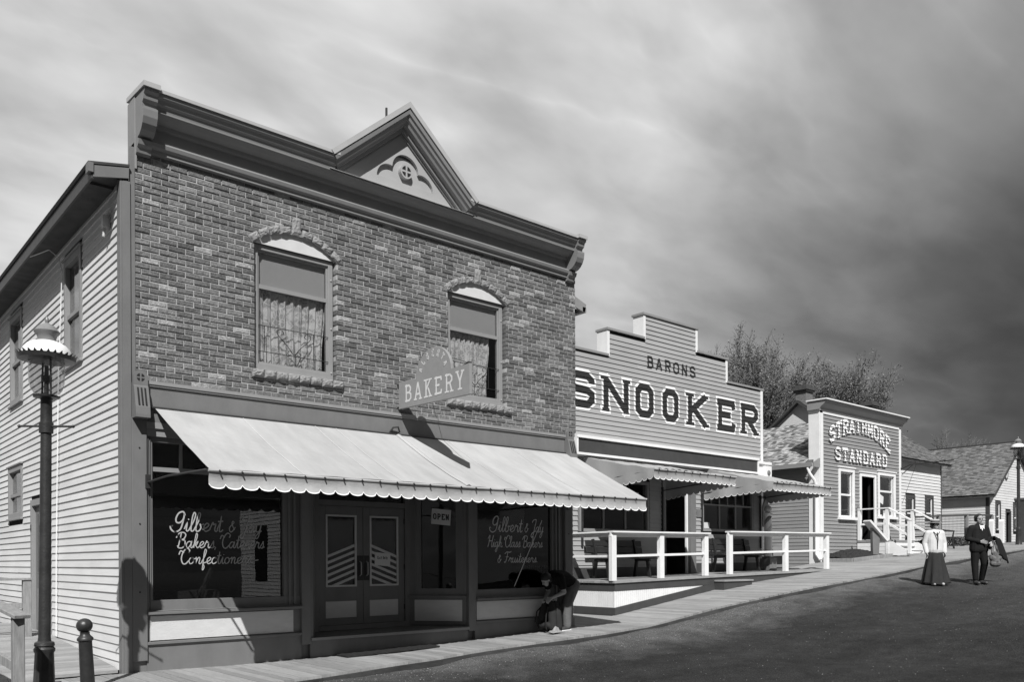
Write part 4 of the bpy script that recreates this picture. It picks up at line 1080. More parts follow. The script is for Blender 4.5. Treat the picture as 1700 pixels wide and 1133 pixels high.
k = MB(); k.hexa([(3.0, -.42, zb(3.0)+.006), (4.72, -.40, zb(4.72)+.006), (4.72, -.06, zb(4.72)+.006), (3.0, -.06, zb(3.0)+.006)], [(3.0, -.42, zb(3.0)+.03), (4.72, -.40, zb(4.72)+.03), (4.72, -.06, zb(4.72)+.03), (3.0, -.06, zb(3.0)+.03)])
tag(build('door_mat', k, mat('rubber_mat', .03, .9, .1, .3, 20, bump=.5), loc=(3.8, -.2, .0)), 'dark rubber mat lying on the boardwalk before the bakery doors', 'door mat')

# ================================================================== STREET LAMPS, BOLLARD, RAILS
def street_lamp(name, loc, label, group):
    A = empty(name, loc, label, 'street lamp', group)
    def fl_(k_, j, an): return 1+.035*math.cos(an*10) if k_ in (3, 4) else 1
    prof = [(.155, -.2), (.155, .05), (.13, .07), (.105, .12), (.085, .62), (.098, .64), (.10, .665), (.085, .685), (.096, .70), (.09, .73), (.062, .745), (.058, .78), (.051, 2.86), (.066, 2.865), (.068, 2.97), (.055, 2.975), (.053, 3.2), (.06, 3.215), (.12, 3.225), (.125, 3.245), (.06, 3.26)]
    build('post', MB().lathe(prof, n=40, rf=fl_), m_iron, A, local=True, smooth=True)
    k = MB(); k.tube([(-.27, .0, 2.935), (.27, .0, 2.935)], .011, 8); k.ball((-.275, 0, 2.935), .017); k.ball((.275, 0, 2.935), .017); build('ladder_bar', k, m_iron, A, local=True)
    k = MB(); pr = [(.075, 3.25), (.115, 3.27), (.145, 3.31), (.163, 3.38), (.168, 3.50), (.166, 3.60)]
    i0 = 0; n = 32
    for r_, z in pr: k.v += [(r_*math.cos(2*math.pi*j/n), r_*math.sin(2*math.pi*j/n), z) for j in range(n)]
    for q in range(len(pr)-1):
        for j in range(n): k.f.append((q*n+j, q*n+(j+1) % n, (q+1)*n+(j+1) % n, (q+1)*n+j))
    build('glass_globe', k, m_lampglass, A, local=True, smooth=True)
    k = MB(); k.lathe([(.022, 3.25), (.022, 3.38), (.05, 3.40), (.05, 3.44), (.02, 3.46), (.02, 3.55)], n=12); k.tube([(.10, -.1, 3.24), (.09, -.09, 3.62)], .011, 6); k.tube([(-.1, .1, 3.24), (-.09, .09, 3.62)], .011, 6); build('burner', k, m_iron, A, local=True)
    k = MB(); k.lathe([(.175, 3.595), (.262, 3.605), (.272, 3.645), (.236, 3.655), (.2, 3.66)], n=48)
    for j in range(28):
        a0, a1, a2 = [2*math.pi*(j+q)/28 for q in (0, .5, 1)]
        k.prism([(.245*math.cos(a0), .245*math.sin(a0), 3.63), (.288*math.cos(a1), .288*math.sin(a1), 3.672), (.245*math.cos(a2), .245*math.sin(a2), 3.63)], (-.012*math.cos(a1), -.012*math.sin(a1), .0))
    build('crown_rim', k, m_iron, A, local=True)
    build('lamp_shade', MB().lathe([(.235, 3.65), (.228, 3.69), (.212, 3.725), (.182, 3.76), (.14, 3.785), (.095, 3.80)], n=32), m_white, A, local=True, smooth=True)
    build('chimney_cap', MB().lathe([(.09, 3.795), (.085, 3.83), (.095, 3.86), (.118, 3.885), (.122, 3.90), (.105, 3.915), (.085, 3.945), (.06, 3.965), (.03, 3.98), (.015, 3.99), (.022, 4.01), (.018, 4.03), (.006, 4.055)], n=28), mat('tarnished_metal', .20, .3, .5, .15, 8), A, local=True, smooth=True)
    return A
LZ = -.10
L1 = street_lamp('street_lamp', (-1.395, -1.98, LZ), 'tall black gas-style street lamp beside the white clapboard bakery wall', 'gas-style street lamps'); L1.rotation_euler = (0, R(.75), R(-41))
L2 = copy_thing(L1, (30.9, -.3, 1.84), R(-41)); L2.rotation_euler = (0, 0, R(-41)); L2['label'] = 'farther black street lamp standing before the gabled cottage'
BO = empty('bollard', (-1.0, -2.1, -.08), 'black iron bollard with ball top in front of the bakery corner', 'bollard')
build('post', MB().lathe([(.075, -.1), (.072, .1), (.064, .70), (.066, .705), (.078, .715), (.079, .735), (.068, .75), (.052, .765), (.045, .785), (.05, .80)], n=28), m_iron, BO, local=True, smooth=True)
k = MB().ball((0, 0, .868), .079, .079, .076, 24, 16); build('ball_finial', k, m_iron, BO, local=True, smooth=True)
BO.rotation_euler = (R(-1.2), R(-2.4), 0)
# timber handrail at the left edge
H = empty('handrail', (-1.73, -2.55, 0), 'weathered wooden handrail rising behind a thick post next to the street lamp base', 'handrail', 'timber handrails by the ramp')
px_, py_ = -1.73, -2.55
build('post', MB().box(px_-.05, px_+.05, py_-.05, py_+.05, -.1, .93), m_grey_wood, H, bevel=.006)
k = MB(); k.beam((px_+.02, py_-.1, .935), (px_-.55, py_+2.2, 1.42), .15, .035); k.beam((px_-.0, py_+.06, .45), (px_-.55, py_+2.25, .92), .04, .09); build('rail', k, m_grey_wood, H, bevel=.004)
H2 = empty('handrail', (-.45, 3.65, .3), 'level weathered wooden handrail before the grey side door of the bakery', 'handrail', 'timber handrails by the ramp')
build('post', MB().box(-.51, -.39, 3.59, 3.71, .25, 1.17), m_grey_wood, H2, bevel=.006)
k = MB(); k.box(-3.6, -.38, 3.57, 3.73, 1.17, 1.205); k.box(-3.6, -.51, 3.63, 3.67, .72, .81); k.box(-2.0, -1.9, 3.6, 3.7, .2, 1.17); build('rail', k, m_grey_wood, H2, bevel=.004)

# ================================================================== SNOOKER HALL
CAM_SCALED = True
SN = empty('snooker_hall', (13.1, 1.5, .95), 'grey clapboard hall with stepped false front lettered BARONS SNOOKER', 'building')
SY, E_, Z0 = 1.5, .110, 1.0
tiers = [(9.25, 16.97, 6.09), (10.88, 15.35, 6.69), (12.14, 14.07, 7.265)]
SH = [(9.85, 12.25, 2.07, 3.32), (12.72, 14.02, 1.0, 3.42), (14.27, 16.6, 2.16, 3.32)]
def tier_x(z):
    for a, b, zt in tiers:
        if z <= zt: return (a, b)
    return None
sd = MB()
siding(sd, 'x', SY, 9.25, 16.97, Z0, 7.265, E_, .020, [(a-.02, b+.02, c-.02, d+.02) for a, b, c, d in SH], top=tier_x, jog=True)
build('front_siding', sd, m_grey_siding, SN)
k = MB(); wall_with_holes(k, 'x', SY+.002, .16, 9.25, 16.97, .6, 6.08, SH); k.box(10.88, 15.35, SY+.002, SY+.16, 6.08, 6.68); k.box(12.14, 14.07, SY+.002, SY+.16, 6.68, 7.255)
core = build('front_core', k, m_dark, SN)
T = .30
build('corner_board', MB().box(16.955, 17.05, SY-.03, SY+T, Z0-.1, 6.10), m_white, SN)
for (a, b, z0, z1) in ((10.80, 10.88, 6.09, 6.69), (15.35, 15.43, 6.09, 6.69), (12.06, 12.14, 6.69, 7.265), (14.07, 14.15, 6.69, 7.265)):
    build('parapet_return', MB().box(a, b, SY-.02, SY+T, z0, z1), m_white, SN)
k = MB()
for (a, b, z) in ((9.2, 10.83, 6.09), (15.40, 17.08, 6.09), (10.78, 12.09, 6.69), (14.12, 15.45, 6.69), (12.03, 14.18, 7.265)): build('parapet_cap', MB().box(a, b, SY-.045, SY+T+.03, z, z+.05), m_paint_lt, SN)
k = MB(); k.box(9.3, 9.4, 1.7, 12, .6, 5.5); k.box(16.9, 17.0, 1.8, 12, .6, 5.3); k.box(9.3, 17, 11.9, 12, .6, 5.3)
build('side_wall', k, m_grey_siding, SN)
k = MB(); k.hexa([(9.2, 1.8, 5.3), (13.1, 1.8, 6.0), (17.05, 1.8, 5.3), (17.05, 1.8, 5.2), (9.2, 1.8, 5.2)], [(9.2, 12.2, 5.3), (13.1, 12.2, 6.0), (17.05, 12.2, 5.3), (17.05, 12.2, 5.2), (9.2, 12.2, 5.2)]); build('roof', k, m_roof, SN)
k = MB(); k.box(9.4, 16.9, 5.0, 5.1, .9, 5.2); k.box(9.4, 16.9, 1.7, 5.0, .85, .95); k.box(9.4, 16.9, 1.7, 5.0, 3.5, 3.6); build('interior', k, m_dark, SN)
# lettering: white outline first, dark letters over it
let = [('S', 9.52, 10.40), ('N', 10.62, 11.56), ('O', 11.75, 12.42), ('O', 12.75, 13.36), ('K', 13.66, 14.58), ('E', 14.92, 15.76), ('R', 15.98, 16.84)]
fat = {'S': .8, 'N': .95, 'O': .72, 'K': .9, 'E': .8, 'R': .84}
for ch, a, b in let:
    o = build('painted_letter', on_siding(MB(), word_polys(ch, a, b, 4.83, 5.62, .21, w={'*': fat[ch]}), SY, Z0, E_, .020, .0075), m_black, SN, fix=False)
    build('letter_outline', on_siding(MB(), word_polys(ch, a, b, 4.83, 5.62, .21, grow=.055, w={'*': fat[ch]}), SY, Z0, E_, .020, .001), m_white, o, fix=False)
for i, ch in enumerate('BARONS'):
    a = 12.17+i*.3277; build('painted_letter', on_siding(MB(), word_polys(ch, a, a+.265, 6.02, 6.31, .19, w={'*': .62}, serif=False), SY, Z0, E_, .020, .001), m_black, SN, fix=False)
# sign box over the shop windows
k = MB(); k.box(9.58, 16.42, 1.24, 1.48, 3.78, 4.10); sbx = build('sign_box', k, m_dkpaint, SN)
k = MB(); k.box(9.54, 16.46, 1.20, 1.50, 4.10, 4.16); k.box(9.54, 16.46, 1.215, 1.48, 3.735, 3.785); k.box(9.54, 9.59, 1.215, 1.48, 3.785, 4.10); k.box(16.41, 16.46, 1.215, 1.48, 3.785, 4.10)
build('box_frame', k, m_white, sbx)
k = MB(); k.box(16.46, 17.06, 1.30, 1.50, 3.70, 4.02); k.box(16.44, 17.12, 1.24, 1.50, 4.02, 4.09); k.box(16.75, 17.08, 1.22, 1.31, 3.62, 3.98); build('end_console', k, m_white, sbx, bevel=.006)
k = MB(); k.ball((16.92, 1.21, 3.8), .07, .03, .07); build('rosette', k, m_paint, sbx)
def snk_window(a, b, z0, z1, cols, transom):
    f = MB(); F = .07; y = SY-.03
    f.box(a, a+F, y, SY+.12, z0, z1); f.box(b-F, b, y, SY+.12, z0, z1); f.box(a+F, b-F, y, SY+.12, z0, z0+F); f.box(a+F, b-F, y, SY+.12, z1-F, z1)
    w_ = build('window', f, m_paint_lt, SN)
    k = MB()
    for i in range(1, cols): x = a+F+(b-a-2*F)*i/cols; k.box(x-.018, x+.018, SY, SY+.06, z0+F, z1-F)
    if transom:
        k.box(a+F, b-F, SY-.002, SY+.06, transom-.02, transom+.02)
        for i in range(1, cols*2): x = a+F+(b-a-2*F)*i/cols/2; k.box(x-.012, x+.012, SY+.002, SY+.055, transom+.02, z1-F)
    build('glazing_bar', k, m_paint_lt, w_); build('pane', MB().box(a+F, b-F, SY+.03, SY+.036, z0+F, z1-F), m_glass, w_)
    return w_
wl = snk_window(9.87, 12.23, 2.08, 3.30, 3, None); wr = snk_window(14.29, 16.58, 2.17, 3.30, 3, 2.86)
k = MB(); k.box(11.55, 11.9, SY+.02, SY+.026, 2.86, 3.03); k.box(11.36, 11.45, SY+.02, SY+.026, 2.84, 3.1); build('paper_card', k, m_paper, wl)
k = MB(); k.box(14.42, 14.66, SY+.02, SY+.026, 2.25, 2.4); build('paper_card', k, m_signletter, wr)
f = MB(); f.box(12.72, 12.84, SY-.04, SY+.15, 1.04, 3.4); f.box(13.80, 14.02, SY-.04, SY+.15, 1.04, 3.4); f.box(12.84, 13.80, SY-.04, SY+.15, 3.3, 3.4); f.box(12.74, 14.0, SY-.1, SY+.2, 1.02, 1.09)
do = build('doorway', f, m_paint, SN)
k = MB(); k.beam((13.76, SY+.06, 1.1), (13.76, SY+.06, 3.3), .06, .05, (0, 1, 0)); build('door_edge', k, m_white, do)
k = MB(); k.box(14.05, 14.02+.02, SY-.03, SY, 1.2, 1.25); 
build('base_board', MB().box(9.25, 12.72, SY-.03, SY, .95, 1.28).box(14.02, 16.97, SY-.03, SY, 1.0, 1.36), m_dkpaint, SN)
k = MB(); k.box(14.06, 14.28, SY-.035, SY-.012, 2.52, 2.72)
tag(build('wall_plaque', k, m_paint, loc=(14.17, SY, 2.6)), 'small grey plaque on the hall wall between dark doorway and small-paned window', 'plaque')
A1, _ = awning('window_awning', 'porch awning of the grey hall tucked behind the bakery awning', 9.92, 12.74, 1.40, 3.72, -.60, 3.30, m_canvas2, .215, .19, (-1, 1), (), .05, .02, 'canvas awnings of the grey hall', zside=2.88)
A2, _ = awning('window_awning', 'porch awning of the grey hall above the barber pole', 14.25, 16.92, 1.40, 3.76, -.60, 3.28, m_canvas2, .215, .19, (-1, 1), (), .05, .02, 'canvas awnings of the grey hall', zside=2.94)
for a_, xs_ in ((A1, (9.94, 12.72)), (A2, (14.27, 16.9))):
    for x in xs_: build('brace_arm', MB().tube([(x, 1.44, 3.12), (x, -.59, 3.27)], .014, 6).box(x-.02, x+.02, 1.44, 1.48, 1.75, 3.2), m_iron, a_)

# raised deck
DK = empty('porch_deck', (13.2, .7, .6), 'raised timber porch deck with white beadboard skirt before the grey hall', 'deck')
def dz(x): return 1.02+(x-9.25)*.0185
DX0, DX1, DXm, DY = 9.28, 17.78, 12.55, -.09
k = MB(); y = DY-.03
while y < 1.46:
    y2 = min(y+.142, 1.465)
    a = DX0-.03
    for c in (12.2+rnd.uniform(-1, 1), DX1):
        k.hexa([(a, y, dz(a)-.045), (c-.004, y, dz(c)-.045), (c-.004, y2-.006, dz(c)-.045), (a, y2-.006, dz(a)-.045)], [(a, y, dz(a)), (c-.004, y, dz(c)), (c-.004, y2-.006, dz(c)), (a, y2-.006, dz(a))]); a = c
    y += .142
build('deck_boards', k, m_boards_x, DK)
def band(f0, f1, y0, y1, x0, x1, n=14):
    k = MB()
    for i in range(n):
        a, c = x0+(x1-x0)*i/n, x0+(x1-x0)*(i+1)/n
        if f1(a)-f0(a) < .004 and f1(c)-f0(c) < .004: continue
        h = lambda x: max(f1(x), f0(x)+.003)
        k.hexa([(a, y0, f0(a)), (c, y0, f0(c)), (c, y1, f0(c)), (a, y1, f0(a))], [(a, y0, h(a)), (c, y0, h(c)), (c, y1, h(c)), (a, y1, h(a))])
    return k
k = band(lambda x: dz(x)-.205, lambda x: dz(x)-.047, DY, DY+.04, DX0, DX1); k.v += []; k.box(DX0, DX0+.04, DY+.04, 1.45, dz(DX0)-.205, dz(DX0)-.047); build('fascia', k, m_dkpaint, DK)
k = band(lambda x: zb(x)-.02, lambda x: min(zb(x)+.155, dz(x)-.206), DY-.01, DY+.03, DX0-.01, 17.2, 40); k.box(DX0-.01, DX0+.03, DY+.03, 1.45, zb(DX0)-.02, zb(DX0)+.155); build('base_board', k, m_dkpaint, DK)
k = MB(); x = DX0
while x < 12.5:
    x2 = x+.062; zl, zt = zb(x)+.156, dz(x)-.206
    if zt-zl > .01: k.hexa([(x, DY+.008, zl), (x2-.009, DY+.008, zl), (x2-.009, DY+.03, zl), (x, DY+.03, zl)], [(x, DY+.008, zt), (x2-.009, DY+.008, zt), (x2-.009, DY+.03, zt), (x, DY+.03, zt)])
    x = x2
y = DY+.03
while y < 1.4:
    y2 = y+.062; k.box(DX0+.008, DX0+.03, y, y2-.010, zb(DX0)+.156, dz(DX0)-.206); y = y2
k.box(DX0+.03, 12.5, DY+.03, DY+.034, .3, .33); build('beadboard_skirt', k, m_white, DK)
k = MB(); k.box(12.62, 13.72, DY-.26, DY-.012, zb(12.7)-.05, .945); st_ = build('step', k, m_dkpaint, DK); build('tread', MB().box(12.60, 13.74, DY-.29, DY-.012, .947, .98), m_boards_x, st_)
def railing(name, xs_, left, label):
    A = empty(name, (xs_[0], DY, dz(xs_[0])), label, 'railing', 'white porch railings')
    yr = DY+.06
    for x in xs_: build('post', MB().box(x-.065, x+.065, yr-.05, yr+.05, dz(x)+.001, dz(x)+.935), m_white, A, bevel=.005)
    k = MB(); a, b = xs_[0]-.07, xs_[-1]+.1
    k.beam((a, yr-.01, dz(a)+.995), (b, yr-.01, dz(b)+.955+(.0 if left else .0)), .17, .035); k.beam((a, yr+.0, dz(a)+.935), (b-.08, yr+.0, dz(b)+.895), .045, .08)
    for p, q in zip(xs_, xs_[1:]): k.beam((p+.066, yr, dz(p)+.50), (q-.066, yr, dz(q)+.50), .05, .05)
    if left: k.box(DX0-.02, DX0+.15, yr+.085, 1.45, dz(DX0)+.975, dz(DX0)+1.01); k.box(DX0+.04, DX0+.085, yr+.06, 1.45, dz(DX0)+.90, dz(DX0)+.974); k.box(DX0+.04, DX0+.09, yr+.06, 1.45, dz(DX0)+.475, dz(DX0)+.525)
    build('rail', k, m_white, A, bevel=.004)
railing('porch_railing', [9.29, 10.80, 12.36], True, 'white porch railing section round the deck corner nearest the bakery')
railing('porch_railing', [13.30, 13.31+2.37, 17.68], False, 'white porch railing section ending beside the planting bed')
# benches
def bench(loc, label):
    A = empty('bench', loc, label, 'bench', 'dark benches on the hall porch'); Ln = 1.85
    k = MB()
    for i in range(4): k.box(-Ln/2, Ln/2, -.36+i*.105, -.36+i*.105+.09, .42, .455)
    build('seat', k, m_black, A, local=True, bevel=.004)
    k = MB()
    for i in range(2): k.hexa([(-Ln/2, .09+i*.03, .56+i*.15), (Ln/2, .09+i*.03, .56+i*.15), (Ln/2, .115+i*.03, .55+i*.15), (-Ln/2, .115+i*.03, .55+i*.15)], [(-Ln/2, .115+i*.03, .69+i*.15), (Ln/2, .115+i*.03, .69+i*.15), (Ln/2, .14+i*.03, .68+i*.15), (-Ln/2, .14+i*.03, .68+i*.15)])
    build('backrest', k, m_black, A, local=True, bevel=.004)
    for s in (-1, 1):
        x = s*(Ln/2-.25); k = MB(); k.beam((x, -.33, .0), (x, -.26, .42), .05, .07, (0, 1, 0)); k.beam((x, .12, .0), (x, .05, .42), .05, .07, (0, 1, 0)); k.beam((x, .05, .42), (x, .16, .86), .05, .06, (0, 1, 0)); k.box(x-.025, x+.025, -.34, .1, .37, .42)
        build('leg', k, m_black, A, local=True)
    return A
B1 = bench((10.86, 1.22, dz(10.86)), 'dark wooden bench behind the deck-corner railing, nearest the bakery'); B2 = copy_thing(B1, (15.25, 1.22, dz(15.25))); B2['label'] = 'dark wooden bench under the small-paned window near the barber pole'
# barber pole
BP = empty('barber_pole', (16.45, .95, dz(16.4)), 'striped barber pole on a square base standing at the end of the porch', 'barber pole')
build('base', MB().box(-.16, .16, -.16, .16, 0, .32).box(-.12, .12, -.12, .12, .32, .37), m_paint, BP, local=True, bevel=.01)
build('shaft', MB().lathe([(.105, .37), (.115, .40), (.10, .43), (.095, 1.45), (.115, 1.47), (.115, 1.52), (.06, 1.54)], n=24), m_white, BP, local=True, smooth=True)
k = MB()
for s in range(2):
    A_ = []; n = 60
    for i in range(n+1):
        z = .44+1.0*i/n; r_ = .0975; a = 2*math.pi*(i/n*1.6+s/2); A_.append([(r_*math.cos(a+d), r_*math.sin(a+d), z) for d in (0, .35, .7, 1.05, 1.4)])
    k.grid(A_)
build('stripe', k, m_stripe, BP, local=True, smooth=True)
build('ball_finial', MB().ball((0, 0, 1.63), .10, n=20, m=12), m_flash, BP, local=True, smooth=True)
HS = empty('hanging_plaque', (16.75, 1.3, 2.8), 'small pale shop plaque hanging on a bracket behind the barber pole', 'sign')
build('board', MB().prism([(16.62+x, 1.2, 2.32+z) for x, z in [(.02, 0), (.26, 0), (.28, .06), (.28, .55), (.2, .72), (.14, .76), (.08, .72), (0, .55), (0, .06)]], (0, .04, 0)), m_paint_lt, HS); build('bracket', MB().tube([(16.76, 1.46, 3.15), (16.76, 1.22, 3.15), (16.76, 1.22, 3.06)], .012, 6), m_black, HS)

# ================================================================== STRATHMORE STANDARD
ST = empty('newspaper_office', (22.75, 1.5, 1.5), 'small grey false-fronted office lettered STRATHMORE STANDARD with white trim', 'building')
XA, XB, ZT = 20.13, 25.35, 5.93; Z1 = 1.40
WH = [(21.27, 22.05, 2.74, 4.15), (22.60, 23.48, 2.05, 4.08), (23.82, 24.85, 2.84, 4.19)]
sd = MB(); siding(sd, 'x', SY, XA, XB, Z1, ZT-.13, E_, .022, [(a-.03, b+.03, c-.03, d+.03) for a, b, c, d in WH]); build('front_siding', sd, m_store_siding, ST)
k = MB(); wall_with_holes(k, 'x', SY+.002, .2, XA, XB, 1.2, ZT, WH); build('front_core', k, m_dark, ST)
k = MB(); k.box(XA-.02, XA+.13, SY-.035, SY+.0, 1.25, ZT-.1); k.box(XA-.03, XA-.0, SY, SY+.36, 1.25, ZT+.0); k.box(XB-.10, XB+.02, SY-.035, SY+.3, 1.6, ZT-.1); k.box(XA+.13, XB-.10, SY-.033, SY, ZT-.12, ZT)
build('white_trim', k, m_white, ST, bevel=.004)
k = MB(); k.prism([(XA-.10, y, z) for y, z in [(SY+.36, ZT), (SY-.04, ZT), (SY-.07, ZT+.06), (SY-.20, ZT+.16), (SY-.24, ZT+.22), (SY-.26, ZT+.26), (SY+.36, ZT+.26)]], (XB-XA+.2, 0, 0)); co = build('cornice', k, m_paint_lt, ST)
k = MB(); k.box(XA-.14, XB+.14, SY-.29, SY+.38, ZT+.262, ZT+.30); k.box(XA-.07, XB+.07, SY-.036, SY-.02, ZT-.02, ZT+.0); build('cornice_edge', k, m_white, co)
def st_window(a, b, z0, z1, kind):
    y = SY-.045; F = .13; k = MB()
    k.box(a-F+.03, a+.0, y, SY+.12, z0-.02, z1+.12); k.box(b, b+F-.03, y, SY+.12, z0-.02, z1+.12); k.box(a, b, y, SY+.12, z1, z1+.12); k.box(a-F, b+F, y-.03, SY, z1+.12, z1+.16)
    if kind != 'door': k.box(a-F-.02, b+F+.02, y-.06, SY+.12, z0-.08, z0)
    w_ = build('doorway' if kind == 'door' else 'window', k, m_white, ST, bevel=.003)
    if kind == 'door':
        k = MB().box(a, a+.05, SY+.1, SY+.9, z0, z1); build('door_leaf', k, m_paint, w_)
        k = MB().box(a, b, SY, SY+.15, z0-.05, z0+.02); build('threshold', k, m_paint_lt, w_)
        return w_
    k = MB(); zm = z0+(z1-z0)*(.5 if kind == 'tall' else .62)
    k.box(a, a+.045, SY+.02, SY+.08, z0, z1); k.box(b-.045, b, SY+.02, SY+.08, z0, z1); k.box(a+.045, b-.045, SY+.015, SY+.08, zm-.03, zm+.03); k.box(a+.045, b-.045, SY+.02, SY+.08, z0, z0+.06); k.box(a+.045, b-.045, SY+.02, SY+.08, z1-.05, z1)
    build('sash', k, m_white, w_); build('pane', MB().box(a+.045, b-.045, SY+.05, SY+.056, z0+.06, z1-.05), m_glass, w_)
    return w_
st_window(*WH[0], 'tall'); st_window(*WH[1], 'door'); w2 = st_window(*WH[2], 'wide')
k = MB(); k.hexa([(23.95, SY+.04, 3.32), (24.2, SY+.04, 3.24), (24.24, SY+.04, 3.5), (23.99, SY+.04, 3.58)], [(23.95, SY+.046, 3.32), (24.2, SY+.046, 3.24), (24.24, SY+.046, 3.5), (23.99, SY+.046, 3.58)]); build('paper_card', k, m_paper, w2)
# lettering with drop shadow
def arc_word(text, xc, zc, rx, rise, x0, x1, zb0, h, grow, ox, oz):
    o = []; W = {'*': .66}; flat = word_polys(text, 0, 1, 0, 1, .1, w=W)  # only for widths
    n = len(text)
    for i, ch in enumerate(text):
        S, wd = glyph(ch, .66, .16); u = (i+.5)/n; X = x0+(x1-x0)*u; t_ = 2*u-1; z = zb0+rise*(1-t_*t_); sl = -2*t_*rise*2/(x1-x0); hh = h*(1.0+.12*t_*t_)
        cw = (x1-x0)/n*.93
        for st in S:
            wdt = (st[2] if len(st) > 2 else .19)*hh+2*grow
            P = [(X+(p[0]-.33)/.66*cw+ox, z+(p[1])*hh+sl*(p[0]-.33)/.66*cw+oz) for p in st[0]]
            o += miter_ribbon(P, wdt, st[1])
    return o
S1 = dict(xc=0, zc=0, rx=0, rise=.52, x0=20.62, x1=24.62, zb0=4.86, h=.47)
S1['zb0'] = 4.92
for dark in (True, False):
    pol = arc_word('STRATHMORE', **S1, grow=.012 if dark else 0, ox=-.035 if dark else 0, oz=-.045 if dark else 0)+word_polys('STANDARD', 20.98+(-.035 if dark else 0), 24.38+(-.035 if dark else 0), 4.47+(-.04 if dark else 0), 4.90+(-.04 if dark else 0), .19, .012 if dark else 0, {'*': .66})
    build('lettering_shadow' if dark else 'white_lettering', on_siding(MB(), pol, SY, Z1, E_, .022, .001 if dark else .0075), m_black if dark else m_white, ST, fix=False)
k = MB(); k.box(22.32, 22.46, SY-.04, SY-.012, 2.95, 3.1); build('meter_plate', k, m_paint, ST)
# body behind: side wall, gable roof with eave along the alley
k = MB(); siding(k, 'y', XA+.0, SY+.36, 9.0, 1.2, 4.34, E_, .014, out=-1); build('side_siding', k, m_store_siding, ST)
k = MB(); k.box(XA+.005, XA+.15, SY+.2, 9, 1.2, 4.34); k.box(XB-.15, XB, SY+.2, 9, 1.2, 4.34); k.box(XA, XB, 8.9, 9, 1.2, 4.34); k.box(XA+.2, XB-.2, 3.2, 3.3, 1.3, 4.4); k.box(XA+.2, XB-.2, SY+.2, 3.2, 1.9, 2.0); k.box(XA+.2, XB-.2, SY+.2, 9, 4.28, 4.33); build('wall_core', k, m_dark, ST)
xe, ze, xr, zr = 19.9, 4.33, 22.74, 6.02
k = MB(); k.hexa([(xe, SY+.2, ze), (xr, SY+.2, zr), (2*xr-xe, SY+.2, ze), (2*xr-xe, SY+.2, ze-.06), (xr, SY+.2, zr-.07), (xe, SY+.2, ze-.06)], [(xe, 9.3, ze), (xr, 9.3, zr), (2*xr-xe, 9.3, ze), (2*xr-xe, 9.3, ze-.06), (xr, 9.3, zr-.07), (xe, 9.3, ze-.06)])
rf = build('roof', k, m_roof, ST)
us = Vector((xr-xe, 0, zr-ze)); k = MB(); shingles(k, (xe-.03, SY+.36, ze), (0, 1, 0), us, (-us.z, 0, us.x), 7.5, us.length, .125, .09, .2, .016); build('shingle_courses', k, m_shingle, rf)
k = MB(); k.box(xe-.10, xe-.04, SY+.1, 9.2, ze-.12, ze+.01); k.prism([(xe-.12, SY+.0, ze-.14), (xe+.24, SY+.0, ze-.14), (xe+.24, SY+.0, ze+.16), (xe-.12, SY+.0, ze+.0)], (0, .04, 0)); build('gutter', k, m_paint_lt, rf)
k = MB(); k.box(22.5, 23.0, 7.6, 8.1, 5.5, 6.55); build('chimney', k, m_paint, rf)
k = MB(); k.tube([(xe-.06, SY+.25, ze-.14), (xe-.04, SY+.2, ze-.30), (XA-.12, SY+.12, ze-.52), (XA-.07, SY+.1, ze-.7), (XA-.07, SY+.1, 1.6), (XA-.1, SY-.05, 1.42)], .045, 8); build('downspout', k, m_white, ST, smooth=True)
k = MB(); k.box(XA-.16, XA-.02, 2.6, 3.0, 1.55, 1.85); build('meter_box', k, m_grey_siding, ST)
# hanging iron arm at the right corner
k = MB(); k.tube([(XB+.02, SY-.04, 4.5), (XB+.05, SY-.35, 4.62), (XB+.5, SY-1.55, 4.7)], .02, 6); k.tube([(XB+.03, SY-.05, 4.3), (XB+.06, SY-.4, 4.6)], .014, 6); k.ball((XB+.42, SY-1.3, 4.69), .04); k.ball((XB+.02, SY-.03, 4.5), .05); k.tube([(XB+.1, SY-.5, 4.62), (XB+.02, SY-.05, 3.3)], .006, 5)
tag(build('iron_bracket', k, m_black, loc=(XB, SY, 4.5)), 'black iron hanging arm on the far corner of the newspaper office', 'bracket')
# entrance landing, steps and white rails
PO = empty('entrance_porch', (22.9, .9, 1.6), 'white wooden landing and steps with handrails at the newspaper office door', 'porch')
XP0, XP1, YP = 22.28, 24.1, .46
k = MB(); k.box(XP0, XP1, YP, 1.46, 1.96, 2.03); build('landing', k, m_grey_wood, PO, bevel=.004)
k = MB()
for i in range(3): k.box(XP0+.02, XP1-.02, YP+.015, YP+.045, 1.55+i*.137, 1.55+i*.137+.131); k.box(XP0+.015, XP0+.045, YP+.05, 1.46, 1.55+i*.137, 1.55+i*.137+.131)
build('skirt_boards', k, m_white, PO)
k = MB()
for i in range(3): k.box(XP0+.06, XP1-.06, YP-.28-.26*i+.26, YP+.0-.26*i, 1.9-.14*(i+1)+.05, 1.9-.14*(i+1)+.09)
build('tread', k, m_grey_wood, PO)
k = MB()
for x in (XP0+.02, XP1-.06): k.prism([(x, YP, 1.55), (x, YP, 1.97), (x, YP-.10, 1.97), (x, YP-.72, 1.60), (x, YP-.60, 1.56)], (.04, 0, 0))
build('stringer', k, m_white, PO)
